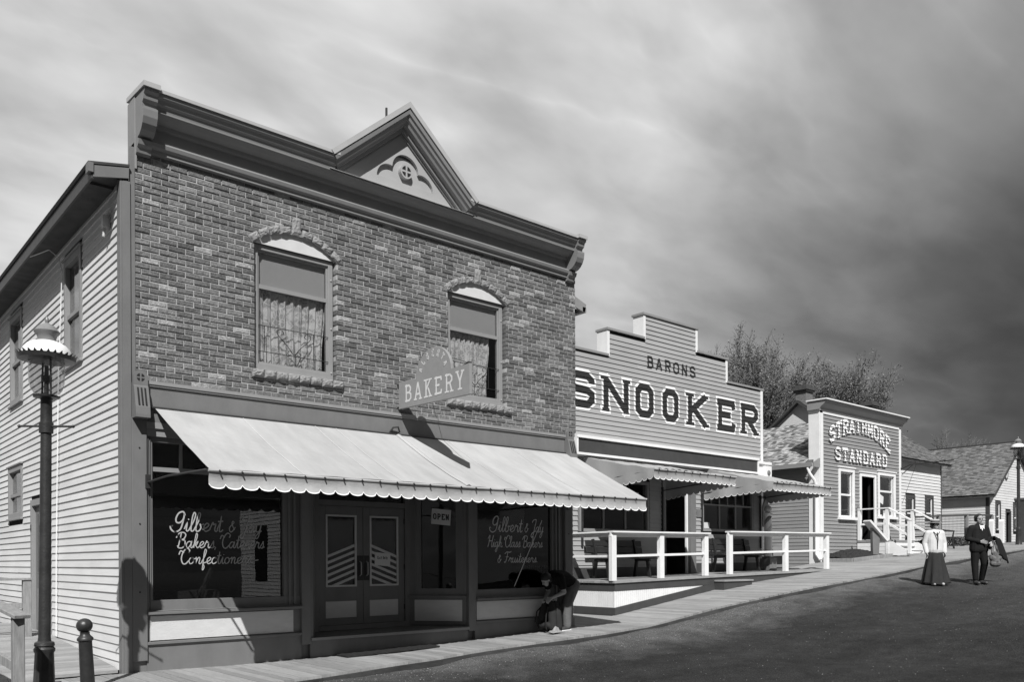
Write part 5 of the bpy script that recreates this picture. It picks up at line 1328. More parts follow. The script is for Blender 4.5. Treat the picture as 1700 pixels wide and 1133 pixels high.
for x in (XP0+.045, XP1-.045):
    for (y, z0, z1) in ((1.40, 2.03, 2.98), (YP+.05, 1.6, 2.99), (YP-.62, 1.6, 2.58)): build('post', MB().box(x-.045, x+.045, y-.045, y+.045, z0, z1), m_white, PO)
    k = MB(); k.box(x-.06, x+.06, YP-.02, 1.44, 2.99, 3.025); k.box(x-.03, x+.03, YP+.1, 1.36, 2.50, 2.56); k.beam((x, YP-.0, 3.0), (x, YP-.68, 2.60), .11, .035); k.beam((x, YP+.0, 2.52), (x, YP-.6, 2.14), .05, .06)
    build('rail', k, m_white, PO)
# planting bed
PB = empty('planting_bed', (21.3, .9, 1.4), 'low timber-edged bed of dark mulch before the newspaper office', 'planter')
pl = [(20.16, 1.44), (20.16, .52), (22.26, .36), (22.26, 1.44)]
k = MB()
for (a, b) in ((pl[0], pl[1]), (pl[1], pl[2])):
    za, zc = zb(a[0]), zb(b[0]); k.beam((a[0], a[1], za+.03), (b[0], b[1], zc+.03), .09, .15)
build('edging', k, m_grey_wood, PB, bevel=.006)
P = []
for i in range(29):
    row = []
    for j in range(19):
        u, v = i/28, j/18; x = 20.18+2.06*u; yl = .55-.16*u; y = yl+(1.46-yl)*v
        row.append((x, y, zb(x)+.04+.27*math.sin(math.pi*min(1, v*.75))*math.sin(math.pi*(.08+.84*u))**.7+rnd.uniform(-.018, .018)))
    P.append(row)
build('mulch', MB().grid(P), m_soil, PB)
# interpretive reading post
IP = empty('reading_post', (22.62, 1.0, 1.6), 'slanted information panel on a grey post standing in the mulch bed', 'sign')
IP.location = cam_scale((21.72, .62, 1.55))
k = MB(); k.hexa([(-.10, -.06, -.1), (.10, -.06, -.1), (.10, .06, -.1), (-.10, .06, -.1)], [(-.12, -.05, .98), (.12, -.10, .72), (.12, .06, .72), (-.12, .06, .98)]); build('post', k, m_paint, IP, local=True, bevel=.005)
k = MB(); k.hexa([(-.30, -.16, 1.03), (.28, -.22, .42), (.28, .16, .42), (-.30, .16, 1.03)], [(-.25, -.16, 1.07), (.33, -.22, .46), (.33, .16, .46), (-.25, .16, 1.07)]); pn = build('panel', k, m_signletter, IP, local=True)
k = MB(); k.hexa([(-.16, -.10, .985), (.06, -.12, .755), (.06, .08, .755), (-.16, .08, .985)], [(-.157, -.10, .989), (.063, -.12, .759), (.063, .08, .759), (-.157, .08, .989)])
build('picture', MB().hexa([(-.17, -.09, 1.0), (-.02, -.11, .842), (-.02, .10, .842), (-.17, .10, 1.0)], [(-.164, -.09, 1.004), (-.014, -.11, .846), (-.014, .10, .846), (-.164, .10, 1.004)]), m_paint, pn, local=True)
IP.rotation_euler = (0, 0, R(-25))

# ================================================================== WHITE HOUSE WITH TWO CHIMNEYS
WHs = empty('white_house', (34, 5, 2.1), 'white clapboard house with long shingled roof and two chimneys behind the office', 'house')
xa, xb, yf, yr_, zE, zR = 30.62, 37.1, 5.0, 8.3, 5.86, 8.45
HW = [(33.62, 34.32, 2.75, 4.12), (35.52, 36.2, 2.8, 4.18)]
k = MB(); siding(k, 'x', yf, xa, xb, 1.8, 5.9, .14, .026, [(a-.12, b+.12, c-.08, d+.14) for a, b, c, d in HW]); build('front_siding', k, m_white_siding, WHs)
k = MB(); wall_with_holes(k, 'x', yf+.002, .2, xa, xb, 1.5, 5.95, HW); k.box(xa, xa+.1, yf, 11.6, 1.5, 5.9); k.box(xb-.1, xb, yf, 11.6, 1.5, 5.9); k.box(xa, xb, 11.5, 11.6, 1.5, 5.9); k.box(xa, xb, 7, 7.1, 1.5, 5.9); build('wall_core', k, m_dark, WHs)
k = MB(); k.prism([(xa-.0, yf, 5.8), (xa-.0, 11.6, 5.8), (xa-.0, yr_, zR-.08)], (.1, 0, 0)); build('gable', k, m_panel, WHs)
k = MB(); k.prism([(xb-.1, yf, 5.8), (xb-.1, 11.6, 5.8), (xb-.1, yr_, zR-.08)], (.1, 0, 0)); build('gable', k, m_panel, WHs)
k = MB(); k.box(xb-.02, xb+.06, yf-.03, yf+.1, 1.8, 5.8); build('corner_board', k, m_dkpaint, WHs)
ey = yf-.32
k = MB(); k.hexa([(xa-.25, ey, zE-.10), (xa-.25, yr_, zR), (xa-.25, 2*yr_-ey, zE-.1), (xa-.25, 2*yr_-ey, zE-.2), (xa-.25, yr_, zR-.12), (xa-.25, ey, zE-.2)], [(xb+.42, ey, zE-.10), (xb+.42, yr_, zR), (xb+.42, 2*yr_-ey, zE-.1), (xb+.42, 2*yr_-ey, zE-.2), (xb+.42, yr_, zR-.12), (xb+.42, ey, zE-.2)])
rf = build('roof', k, m_dkpaint, WHs)
us = Vector((0, yr_-ey, zR-zE+.1)); k = MB(); shingles(k, (xa-.25, ey-.04, zE-.11), (1, 0, 0), us, (0, -us.z, us.y), xb-xa+.67, us.length, .15, .12, .26, .02); build('shingle_courses', k, m_shingle_dk, rf)
for x in (30.98, 37.0):
    k = MB(); k.box(x-.28, x+.28, yr_-.25, yr_+.25, zR-.3, zR+.62); c_ = build('chimney', k, m_brick, rf)
    k = MB(); k.box(x-.35, x+.35, yr_-.32, yr_+.32, zR+.40, zR+.47); k.box(x-.39, x+.39, yr_-.36, yr_+.36, zR+.47, zR+.54); k.box(x-.34, x+.34, yr_-.31, yr_+.31, zR+.54, zR+.62); k.box(x-.29, x+.29, yr_-.26, yr_+.26, zR+.62, zR+.70); build('chimney_cap', k, mat('dark_brick', .08, .9, .1, .3, 12), c_)
def far_window(par, a, b, z0, z1, y, m_f=m_dkpaint):
    k = MB(); F = .1
    k.box(a-F, a, y-.035, y+.1, z0-.06, z1+.12); k.box(b, b+F, y-.035, y+.1, z0-.06, z1+.12); k.box(a, b, y-.035, y+.1, z1, z1+.12); k.box(a, b, y-.035, y+.1, z0-.06, z0)
    w_ = build('window', k, m_f, par)
    k = MB(); zm = (z0+z1)/2; k.box(a, a+.05, y+.01, y+.06, z0, z1); k.box(b-.05, b, y+.01, y+.06, z0, z1); k.box(a+.05, b-.05, y+.01, y+.06, zm-.03, zm+.03); k.box(a+.05, b-.05, y+.01, y+.06, z1-.05, z1); k.box(a+.05, b-.05, y+.01, y+.06, z0, z0+.05); build('sash', k, m_white, w_)
    build('pane', MB().box(a+.05, b-.05, y+.04, y+.046, z0+.05, z1-.05), m_glass, w_)
for a, b, c, d in HW: far_window(WHs, a, b, c, d, yf)

# ================================================================== GABLED HOUSE AT THE END OF THE STREET
GH = empty('gabled_cottage', (49.3, 6, 2.4), 'pale clapboard cottage with steep shingled gable and oval window closing the street', 'house')
ga, gb, gy, gzE, gzR = 45.55, 53.1, 6.0, 5.05, 8.0; gx = (ga+gb)/2
GW = [(46.6, 47.15, 3.0, 4.45), (49.2, 49.75, 3.0, 4.45)]
def gtop(z): 
    if z <= gzE: return (ga, gb)
    f_ = (gzR-.1-z)/(gzR-.1-gzE); return (gx-(gx-ga)*f_, gx+(gx-ga)*f_) if f_ > .03 else None
k = MB(); siding(k, 'x', gy, ga, gb, 2.1, gzR-.1, .14, .016, [(a-.12, b+.12, c-.08, d+.14) for a, b, c, d in GW]+[(47.95, 48.75, 2, 4.1)], top=gtop, jog=False); build('front_siding', k, m_white_siding, GH)
k = MB(); siding(k, 'y', ga, gy+.1, 14, 2.1, gzE, .14, .016); build('side_siding', k, m_white_siding, GH)
k = MB(); wall_with_holes(k, 'x', gy+.002, .2, ga, gb, 1.8, gzE, GW+[(47.95, 48.75, 2, 4.1)]); k.prism([(ga, gy+.002, gzE), (gb, gy+.002, gzE), (gx, gy+.002, gzR-.1)], (0, .2, 0)); k.box(ga, ga+.1, gy+.2, 14, 1.8, gzE); k.box(gb-.1, gb, gy+.2, 14, 1.8, gzE); k.box(ga, gb, 8, 8.1, 1.8, gzE); build('wall_core', k, m_dark, GH)
k = MB(); k.box(ga-.03, ga+.14, gy-.035, gy+.12, 2.1, gzE); build('corner_board', k, m_dkpaint, GH)
xe, xr, ze, zr = ga-.30, gx, gzE-.20, gzR; y0g, y1g = gy-.45, 14.5
k = MB(); k.hexa([(xe, y0g, ze), (xr, y0g, zr), (2*xr-xe, y0g, ze), (2*xr-xe, y0g, ze-.15), (xr, y0g, zr-.17), (xe, y0g, ze-.15)], [(xe, y1g, ze), (xr, y1g, zr), (2*xr-xe, y1g, ze), (2*xr-xe, y1g, ze-.15), (xr, y1g, zr-.17), (xe, y1g, ze-.15)])
rf = build('roof', k, m_dkpaint, GH)
us = Vector((xr-xe, 0, zr-ze)); k = MB(); shingles(k, (xe-.03, y0g+.02, ze), (0, 1, 0), us, (-us.z, 0, us.x), y1g-y0g, us.length, .16, .12, .28, .02); build('shingle_courses', k, m_shingle_dk, rf)
k = MB(); k.box(xr-.08, xr+.08, y0g, y1g, zr-.02, zr+.06); build('ridge_cap', k, m_dkpaint, rf)
for a, b, c, d in GW: far_window(GH, a, b, c, d, gy)
k = MB()
k.prism([(48.05+.27*math.cos(2*math.pi*i/24), gy-.05, 6.2+.42*math.sin(2*math.pi*i/24)) for i in range(24)], (0, .05, 0)); ov = build('oval_window', k, m_dkpaint, GH)
k = MB(); k.prism([(48.05+.18*math.cos(2*math.pi*i/24), gy-.056, 6.2+.31*math.sin(2*math.pi*i/24)) for i in range(24)], (0, .004, 0)); build('pane', k, m_panel, ov)
k = MB(); k.box(47.95, 48.05, gy-.04, gy+.1, 2.1, 4.1); k.box(48.65, 48.75, gy-.04, gy+.1, 2.1, 4.1); k.box(48.05, 48.65, gy-.04, gy+.1, 4.0, 4.1); d_ = build('doorway', k, m_dkpaint, GH)
k = MB(); k.hexa([(47.6, gy-1.4, 3.95), (49.0, gy-1.4, 3.3), (49.0, gy-.02, 4.0), (47.6, gy-.02, 4.6)], [(47.6, gy-1.4, 4.0), (49.0, gy-1.4, 3.35), (49.0, gy-.02, 4.05), (47.6, gy-.02, 4.65)]); 

# wire fence and small things before the cottage
FE = empty('wire_fence', (33, 1.6, 2.0), 'low wire mesh fence with timber top rail behind the two walking women', 'fence')
fx = [25.9, 28.4, 30.9, 33.4]
for x in fx: build('post', MB().box(x-.06, x+.06, 1.44, 1.56, zb(x)-.1, zb(x)+1.12), m_grey_wood, FE)
k = MB()
for p, q in zip(fx, fx[1:]): k.beam((p, 1.5, zb(p)+1.12), (q, 1.5, zb(q)+1.12), .09, .06); k.beam((p, 1.5, zb(p)+.25), (q, 1.5, zb(q)+.25), .04, .05)
build('rail', k, m_dkpaint, FE)
k = MB(); x = fx[0]+.1
while x < fx[-1]: k.tube([(x, 1.5, zb(x)+.25), (x, 1.5, zb(x)+1.1)], .004, 4); x += .12
for i in range(7):
    for p, q in zip(fx, fx[1:]): k.tube([(p, 1.5, zb(p)+.3+i*.12), (q, 1.5, zb(q)+.3+i*.12)], .004, 4)
build('wire_mesh', k, m_black, FE)
k = MB()
for (a, y_) in ((31.7, .9), (33.0, 1.0), (35.5, 1.2)):
    k = MB(); k.box(a-.07, a+.07, y_-.07, y_+.07, zb(a)-.1, zb(a)+.85); k.prism([(a-.07, y_-.07, zb(a)+.85), (a+.07, y_-.07, zb(a)+.85), (a, y_-.07, zb(a)+.93)], (0, .14, 0))
    o = build('gate_post', k, m_white, loc=(a, y_, zb(a))); tag(o, {31.7: 'short white post by the walkway, nearest the wire fence', 33.0: 'short white post by the walkway, between the other two', 35.5: 'short white post by the walkway, farthest along the street'}[a], 'post', 'short white posts by the walkway')
RB = empty('notice_stand', (34.3, .6, 2.1), 'dark lectern-shaped notice stand near the far street lamp', 'sign')
k = MB(); k.hexa([(33.95, .3, 2.05), (34.5, .3, 2.1), (34.5, .8, 2.1), (33.95, .8, 2.05)], [(33.95, .3, 3.75), (34.5, .3, 3.1), (34.5, .8, 3.1), (33.95, .8, 3.75)]); build('stand', k, m_dkpaint, RB)
k = MB(); k.beam((33.9, .55, 3.84), (34.62, .55, 3.02), .62, .06); build('panel', k, m_grey_wood, RB)
BB = empty('park_bench', (25.9, .7, 1.75), 'dark slatted bench with iron ends beyond the office steps', 'bench'); BB.rotation_euler = (0, 0, R(-12))
k = MB()
for i in range(5): k.box(-.75, .75, -.25+i*.1, -.17+i*.1, .42, .45)
build('seat', k, m_grey_wood, BB, local=True)
k = MB()
for i in range(5): k.hexa([(-.75, .27+.03*i, .50+i*.1), (.75, .27+.03*i, .50+i*.1), (.75, .29+.03*i, .50+i*.1), (-.75, .29+.03*i, .50+i*.1)], [(-.75, .29+.03*i, .57+i*.1), (.75, .29+.03*i, .57+i*.1), (.75, .31+.03*i, .57+i*.1), (-.75, .31+.03*i, .57+i*.1)])
build('backrest', k, m_grey_wood, BB, local=True)
for s in (-1, 1):
    k = MB(); k.tube([(s*.76, -.3, 0), (s*.76, -.24, .4), (s*.76, -.3, .62), (s*.76, .1, .66), (s*.76, .28, .46), (s*.76, .42, 1.0)], .03, 6); k.tube([(s*.76, .3, 0), (s*.76, .2, .42), (s*.76, -.24, .42)], .03, 6); build('end_frame', k, m_black, BB, local=True)
# shrubs along the fence foot
def shrub(x, y, z, rx, h, n, seed, label, group):
    r_ = random.Random(seed); k = MB()
    for i in range(n):
        a = r_.uniform(0, 6.28); q = math.sqrt(r_.random()); zz = r_.random(); p = Vector((rx*q*math.cos(a)*(1-.5*zz), rx*.7*q*math.sin(a)*(1-.5*zz), h*zz)); s = r_.uniform(.03, .06)
        d = Vector((r_.uniform(-1, 1), r_.uniform(-1, 1), r_.uniform(-.3, 1))).normalized(); e = d.cross(Vector((r_.uniform(-1, 1), r_.uniform(-1, 1), r_.uniform(-1, 1)))).normalized()
        k.poly([p-d*s, p+e*s*.5, p+d*s, p-e*s*.5])
    return tag(build('shrub', k, mat('shrub_leaf', .05, .7, .3, .2, 5, island=.5), loc=(x, y, z), local=True, fix=False), label, 'shrub', group)
for i, (x, lb) in enumerate(((27.0, 'low dark shrub at the fence foot, nearest the office steps'), (29.0, 'low dark shrub at the fence foot, between the two women'), (31.3, 'low dark shrub at the fence foot, behind the woman with the bag'))): shrub(x, 1.2, zb(x)-.05, .9, .35, 900, i, lb, 'low shrubs along the wire fence')

CAM_SCALED = False
# ================================================================== TREES
def tree(loc, H, spread, seed, label, trunk_h, lean=(0, 0), nleaf=26000, rad=.24, group=None, zmin=.25):
    r_ = random.Random(seed); A = empty('tree', loc, label, 'tree', group); wood = MB(); tips = []
    def grow(p, d, L_, rr, lev):
        n = 5; pts = [p]; dd_ = d.copy()
        for i in range(n):
            dd_ = (dd_+Vector((r_.gauss(0, .10), r_.gauss(0, .10), r_.gauss(.03, .07)))).normalized(); pts.append(pts[-1]+dd_*L_/n)
            if lev >= 2: tips.append((pts[-1].copy(), dd_.copy()))
        wood.tube(pts, [max(.014, rr*(1-.5*i/n)) for i in range(n+1)], 6 if lev < 2 else 4)
        if lev >= 5 or L_ < .35: return
        for i in range(r_.choice((2, 3, 3)) if lev else 6):
            t_ = r_.uniform(.35, 1.0) if lev else r_.uniform(.75, 1.0); q = pts[min(n, int(t_*n))]
            ax = dd_.cross(Vector((r_.uniform(-1, 1), r_.uniform(-1, 1), r_.uniform(-1, 1)))).normalized(); a = r_.uniform(.35, .85)*(1.0 if lev else .9)
            nd_ = (dd_*math.cos(a)+ax*math.sin(a)); nd_.x *= spread; nd_.y *= spread; nd_.normalize()
            if nd_.z < -.05: nd_.z = abs(nd_.z)*.5
            grow(q, nd_, L_*r_.uniform(.62, .82), rr*.5*r_.uniform(.8, 1.1), lev+1)
        grow(pts[-1], dd_, L_*r_.uniform(.7, .85), rr*.55, lev+1)
    grow(Vector((0, 0, -.2)), Vector((lean[0], lean[1], 1)).normalized(), trunk_h, rad, 0)
    zm = max(p.z for p, d in tips); sc = H/zm
    wood.v = [tuple(Vector(v)*sc) for v in wood.v]
    build('trunk', wood, m_bark, A, local=True, fix=False)
    k = MB(); twg = MB(); per = max(1, nleaf//len(tips))
    for p, d in tips:
        p = p*sc
        if r_.random() < .06: continue
        tw = []
        for i in range(3):
            e = p+(d+Vector((r_.gauss(0, .55), r_.gauss(0, .55), r_.gauss(.1, .4)))).normalized()*r_.uniform(.3, .75)*sc; tw.append(e); twg.tube([p, p.lerp(e, .5)+Vector((r_.gauss(0, .04), r_.gauss(0, .04), 0)), e], [.013, .010, .006], 3)
        for i in range(per+r_.randint(-1, 2)):
            q = p.lerp(r_.choice(tw), r_.random())+Vector((r_.gauss(0, .10), r_.gauss(0, .10), r_.gauss(.0, .10)))*sc if True else p+Vector((r_.gauss(0, .24), r_.gauss(0, .24), r_.gauss(.0, .24)))*sc; s = r_.uniform(.035, .075)
            a = Vector((r_.uniform(-1, 1), r_.uniform(-1, 1), r_.uniform(-.6, 1))).normalized(); b_ = a.cross(Vector((r_.uniform(-1, 1), r_.uniform(-1, 1), r_.uniform(-1, 1)))).normalized()
            k.poly([q-a*s, q+b_*s*.55, q+a*s, q-b_*s*.55])
    build('crown', k, m_leaf, A, local=True, fix=False); build('twigs', twg, m_bark, A, local=True, fix=False)
    return A
def at_px(px, d, z): 
    p = CAM+fw*d+rv*((px-850)/1405.75*d); return (p.x, p.y, z)
tree(at_px(1270, 54, 1.8), 14.8, 1.15, 3, 'big spring tree with thin fresh leaves behind the grey hall roof', 3.6, (-.05, 0), 110000, .34)
tree(at_px(1335, 57, 2.0), 15.0, .98, 11, 'wide spring tree with bare branches showing above the newspaper office', 3.4, (.1, .05), 110000, .32)
tree(at_px(1170, 50, 1.6), 13.3, .6, 21, 'slim spring tree top showing beside the stepped parapet', 4.2, (0, 0), 16000, .2)
tree(at_px(1605, 95, 3.0), 13.6, .9, 31, 'distant tree top peeping over the shingled ridge of the gabled cottage', 4, (0, 0), 9000, .2)

# ================================================================== PEOPLE
def cone(mb, p, q, r0, r1, n=12):
    """closed tapering limb with round ends"""
    p, q = Vector(p), Vector(q); d = (q-p); L_ = d.length; d.normalize(); pts = []; rr = []
    for i in range(5): a = math.pi/2*(i/4); pts.append(p-d*r0*math.cos(a)*.98); rr.append(max(.0008, r0*math.sin(a)))
    m = 4
    for i in range(1, m): pts.append(p.lerp(q, i/m)); rr.append(r0+(r1-r0)*i/m)
    for i in range(5): a = math.pi/2*(i/4); pts.append(q+d*r1*math.sin(a)*.98); rr.append(max(.0008, r1*math.cos(a)))
    return mb.tube(pts, rr, n)
def chain(mb, pts, rs, n=12):
    for (a, b, r_, s) in zip(pts, pts[1:], rs, rs[1:]): cone(mb, a, b, r_, s, n)
    return mb
def organic(name, mb, m, parent, voxel=.009, it=5, disp=0.0):
    o = build(name, mb, m, parent, local=True)
    r_ = o.modifiers.new('remesh', 'REMESH'); r_.mode = 'VOXEL'; r_.voxel_size = voxel; r_.use_smooth_shade = True
    s = o.modifiers.new('smooth', 'SMOOTH'); s.iterations = it; s.factor = .5
    bpy.context.view_layer.update(); dg = bpy.context.evaluated_depsgraph_get(); me = bpy.data.meshes.new_from_object(o.evaluated_get(dg))
    o.modifiers.clear(); old = o.data; o.data = me; bpy.data.meshes.remove(old); me.name = name
    if not me.materials: me.materials.append(m)
    for p in me.polygons: p.use_smooth = True
    return o
def hand(mb, w, d, side, curl=.5):
    """w wrist, d hand direction, side: thumb direction; five bent fingers of unequal length"""
    w, d, t = Vector(w), Vector(d).normalized(), Vector(side).normalized(); t = (t-d*t.dot(d)).normalized(); n = d.cross(t)
    for s in (-.026, -.009, .009, .026): cone(mb, w+t*s*.7, w+d*.078+t*s, .015, .0125, 8)
    for s, L_ in ((.030, .066), (.010, .076), (-.011, .07), (-.031, .054)):
        a = w+d*.082+t*s; v = (d+n*.25*curl).normalized(); b_ = a+v*L_*.5; v2 = (d*math.cos(curl*1.2)+n*math.sin(curl*1.2)).normalized(); c_ = b_+v2*L_*.32; v3 = (d*math.cos(curl*2)+n*math.sin(curl*2)).normalized(); e_ = c_+v3*L_*.26
        chain(mb, [a, b_, c_, e_], [.0098, .009, .0085, .0075], 8)
    a = w+d*.022+t*.032; b_ = a+(d*.7+t*.7).normalized()*.034; c_ = b_+(d*.92+t*.25+n*.2*curl).normalized()*.03; chain(mb, [a, b_, c_], [.0135, .0115, .009], 8)
def head(mb, c, f, up, s=1.0):
    """skull, jaw, nose, ears, brow and lips about the centre c, facing f"""
    c, f, u = Vector(c), Vector(f).normalized(), Vector(up).normalized(); u = (u-f*u.dot(f)).normalized(); r_ = f.cross(u)
    P = lambda a, b_, d: c+f*a*s+u*b_*s+r_*d*s
    cone(mb, P(-.022, .038, 0), P(.012, .035, 0), .082*s, .078*s, 16); cone(mb, P(.02, -.01, 0), P(.040, -.075, 0), .064*s, .036*s, 14)
    for q in (-1, 1):
        cone(mb, P(.03, -.02, q*.035), P(.03, -.06, q*.022), .034*s, .028*s, 10); cone(mb, P(-.012, .012, q*.078), P(-.016, -.02, q*.074), .013*s, .009*s, 8)
        cone(mb, P(.072, .022, q*.018), P(.064, .020, q*.045), .012*s, .010*s, 8)
    cone(mb, P(.082, .008, 0), P(.098, -.022, 0), .009*s, .013*s, 8); cone(mb, P(.078, -.056, -.016), P(.078, -.056, .016), .009*s, .009*s, 8)
    return P
def face_parts(P, parent, s=1.0):
    k = MB(); k.ball(P(.078, .004, .030), .011*s, n=8, m=6); k.ball(P(.078, .004, -.030), .011*s, n=8, m=6); build('eye', k, m_black, parent, local=True)
    k = MB(); cone(k, P(.0835, -.058, -.020), P(.0835, -.058, .020), .0045*s, .0045*s, 6); build('mouth', k, mat('lip', .16, .5, .3, .1, 10), parent, local=True)
    k = MB()
    for q in (-1, 1): cone(k, P(.083, .024, q*.016), P(.072, .026, q*.046), .0055*s, .004*s, 6)
    build('eyebrow', k, m_hair, parent, local=True)
def dark(n, v, **k): return mat(n, v, .85, .15, .12, 8, bump=.25, bscale=40, **k)
m_cardigan = mat('white_knit', .62, .9, .1, .05, 10, bump=.3, bscale=70); m_skirt = dark('long_skirt_cloth', .035); m_jacket = dark('dark_jacket_cloth', .016); m_trouser = dark('dark_trouser_cloth', .012)
m_cargo = dark('cargo_cloth', .13); m_tshirt = dark('black_tshirt_cloth', .010); m_shoe = mat('shoe_leather', .05, .5, .4, .2, 8); m_straw = mat('straw', .5, .8, .2, .15, 40, bump=.4, bscale=80); m_bag = mat('patterned_bag_cloth', .13, .85, .1, .55, 22, bump=.2); m_shoe_lt = mat('pale_shoe', .45, .6, .3, .2, 8)

def place_z(x, y): return road_z(x, y)+bumpz(x, y)
# ---- woman in a long skirt and boater
wx, wy = 17.32, -2.99
PA_ = empty('person', (wx, wy, place_z(wx, wy)), 'woman in straw boater, white cardigan and long dark skirt walking on the road', 'person', rz=R(-47))
k = MB()
ch_ = Vector((0, -.02, 1.425)); fdir = Vector((.62, -.76, -.08))
P = head(k, ch_, fdir, (0, 0, 1), .95)
chain(k, [(0, .015, 1.22), (0, .0, 1.36)], [.062, .052])
chain(k, [(0, .02, 1.22), (0, .02, 1.05), (0, .01, .88)], [.13, .12, .14])
for s in (-1, 1):
    chain(k, [(s*.15, .02, 1.245), (s*.215, .04, 1.0), (s*.205, -.04, .765)], [.052, .042, .026]); hand(k, (s*.205, -.045, .77), (-.05*s, -.12, -1), (0, -1, -.1), .6)
    chain(k, [(s*.065, .02, .86), (s*.07, .02+.03*s, .46), (s*.075, .02+.10*s, .08)], [.06, .045, .036]); chain(k, [(s*.08, .03+.10*s, .05), (s*.085, -.10+.10*s, .03)], [.036, .028])
bd = organic('body', k, m_skin, PA_, .0065, 4); face_parts(P, bd, .95)
k = MB()
chain(k, [(-.14, .02, 1.245), (.14, .02, 1.245)], [.075, .075]); chain(k, [(0, .02, 1.22), (0, .015, 1.06), (0, .015, .84)], [.135, .135, .155])
for q in (-1, 1): chain(k, [(q*.06, .0, 1.22), (q*.07, -.0, 1.08), (q*.07, .01, .84)], [.10, .115, .12])
for s in (-1, 1): chain(k, [(s*.155, .02, 1.24), (s*.222, .04, 1.0), (s*.21, -.035, .785)], [.072, .062, .045])
cd = organic('cardigan', k, m_cardigan, PA_, .009, 5)
k = MB(); k.prism([(-.05, -.128, 1.24), (.05, -.128, 1.24), (.0, -.146, 1.10)], (0, .03, 0)); build('blouse_front', k, m_white, cd, local=True)
k = MB(); k.tube([(0, -.135, 1.25), (.008, -.150, 1.16), (.012, -.155, 1.08), (.005, -.152, .98), (0, -.152, .86)], [.014, .012, .01, .007, .006], 6); k.tube([(-.07, -.1, 1.27), (-.03, -.13, 1.22), (.0, -.145, 1.16), (.03, -.13, 1.22), (.07, -.1, 1.27)], .009, 6); build('dark_tie', k, m_skirt, cd, local=True)
P_ = []
for i in range(49):
    a = 2*math.pi*i/48; row = []
    for j in range(15):
        v = j/14; r_ = .150+(.30-.150)*v**1.0+.030*v*math.sin(a*9+1.5*v)+.02*v*math.sin(a*4+2); row.append((r_*1.0*math.cos(a)+.03*v, r_*.82*math.sin(a)+.02+.02*v, .875-(.825+.02*math.sin(a*3))*v))
    P_.append(row)
build('skirt', MB().grid(P_), m_skirt, PA_, local=True, smooth=True, fix=False)
k = MB()
for s in (-1, 1): chain(k, [(s*.085, .05+.10*s-.02, .045), (s*.095, -.19-.05*s, .035)], [.042, .034])
organic('shoe', k, m_shoe_lt, PA_, .009, 4)
hm = MB(); u = Vector((0, 0, 1)); 
hm.lathe([(.02, .058), (.155, .058), (.157, .07), (.098, .074), (.096, .135), (.085, .142), (.01, .145)], (ch_.x, ch_.y+.01, ch_.z), 28)
ht = build('straw_hat', hm, m_straw, PA_, local=True)
build('hat_band', MB().lathe([(.1005, .076), (.1005, .108)], (ch_.x, ch_.y+.01, ch_.z), 28), m_skirt, ht, local=True)
k = MB(); cone(k, P(-.045, .03, 0), P(-.01, .045, 0), .083, .083, 14); cone(k, P(-.08, -.035, 0), P(-.07, -.05, 0), .05, .04, 12); cone(k, P(-.035, -.01, -.065), P(-.03, .02, -.07), .03, .035, 8); cone(k, P(-.035, -.01, .065), P(-.03, .02, .07), .03, .035, 8); organic('hair', k, m_hair, PA_, .009, 3)

# ---- woman in a dark jacket
wx, wy = 18.12, -3.67
PB_ = empty('person', (wx, wy, place_z(wx, wy)), 'woman in dark jacket and trousers with coat and bag on her arm', 'person', rz=R(-40))
k = MB(); ch_ = Vector((-.01, -.02, 1.55)); P = head(k, ch_, (.12, -1, -.08), (.05, 0, 1), .98)
chain(k, [(0, .02, 1.33), (0, .0, 1.48)], [.064, .055]); chain(k, [(0, .02, 1.30), (0, .02, 1.12), (0, .02, .92)], [.135, .125, .14])
chain(k, [(-.165, .02, 1.345), (-.235, .05, 1.09), (-.06, -.15, 1.02)], [.052, .044, .027]); hand(k, (-.05, -.155, 1.015), (.9, -.2, -.15), (0, -.3, 1), .5)
chain(k, [(.165, .02, 1.345), (.245, .03, 1.09), (.20, -.17, 1.0)], [.052, .044, .027]); hand(k, (.195, -.18, .995), (-.3, -.6, -.6), (-1, 0, .3), 1.0)
for s in (-1, 1): chain(k, [(s*.085, .02, .90), (s*.10, -.03*s-.02, .50), (s*.10, .05*s+.03, .09)], [.088, .058, .04]); chain(k, [(s*.10, .05*s+.04, .05), (s*.115, .05*s-.1, .03)], [.038, .03])
bd = organic('body', k, m_skin, PB_, .0065, 4); face_parts(P, bd, .98)
k = MB(); chain(k, [(-.15, .02, 1.345), (.15, .02, 1.345)], [.078, .078]); chain(k, [(0, .02, 1.32), (0, .02, 1.15), (0, .02, .86)], [.14, .145, .15])
for q in (-1, 1): chain(k, [(q*.06, .0, 1.31), (q*.075, .0, 1.10), (q*.09, .01, .84)], [.115, .13, .128]); chain(k, [(q*.055, -.02, 1.41), (q*.03, -.09, 1.34)], [.035, .03])
chain(k, [(-.17, .02, 1.34), (-.245, .05, 1.09), (-.085, -.135, 1.02)], [.076, .068, .048]); chain(k, [(.17, .02, 1.34), (.255, .03, 1.09), (.205, -.145, 1.005)], [.076, .068, .048])
jk = organic('jacket', k, m_jacket, PB_, .009, 4)
k = MB(); k.prism([(-.045, -.125, 1.40), (.045, -.125, 1.40), (.0, -.145, 1.27)], (0, .03, 0)); k.prism([(-.06, -.115, 1.43), (-.005, -.14, 1.35), (-.045, -.135, 1.31)], (0, -.012, 0)); k.prism([(.06, -.115, 1.43), (.005, -.14, 1.35), (.045, -.135, 1.31)], (0, -.012, 0)); build('shirt_collar', k, m_white, jk, local=True)
k = MB()
for s in (-1, 1): chain(k, [(s*.08, .02, .92), (s*.10, -.03*s-.02, .50), (s*.10, .05*s+.03, .13)], [.11, .082, .062])
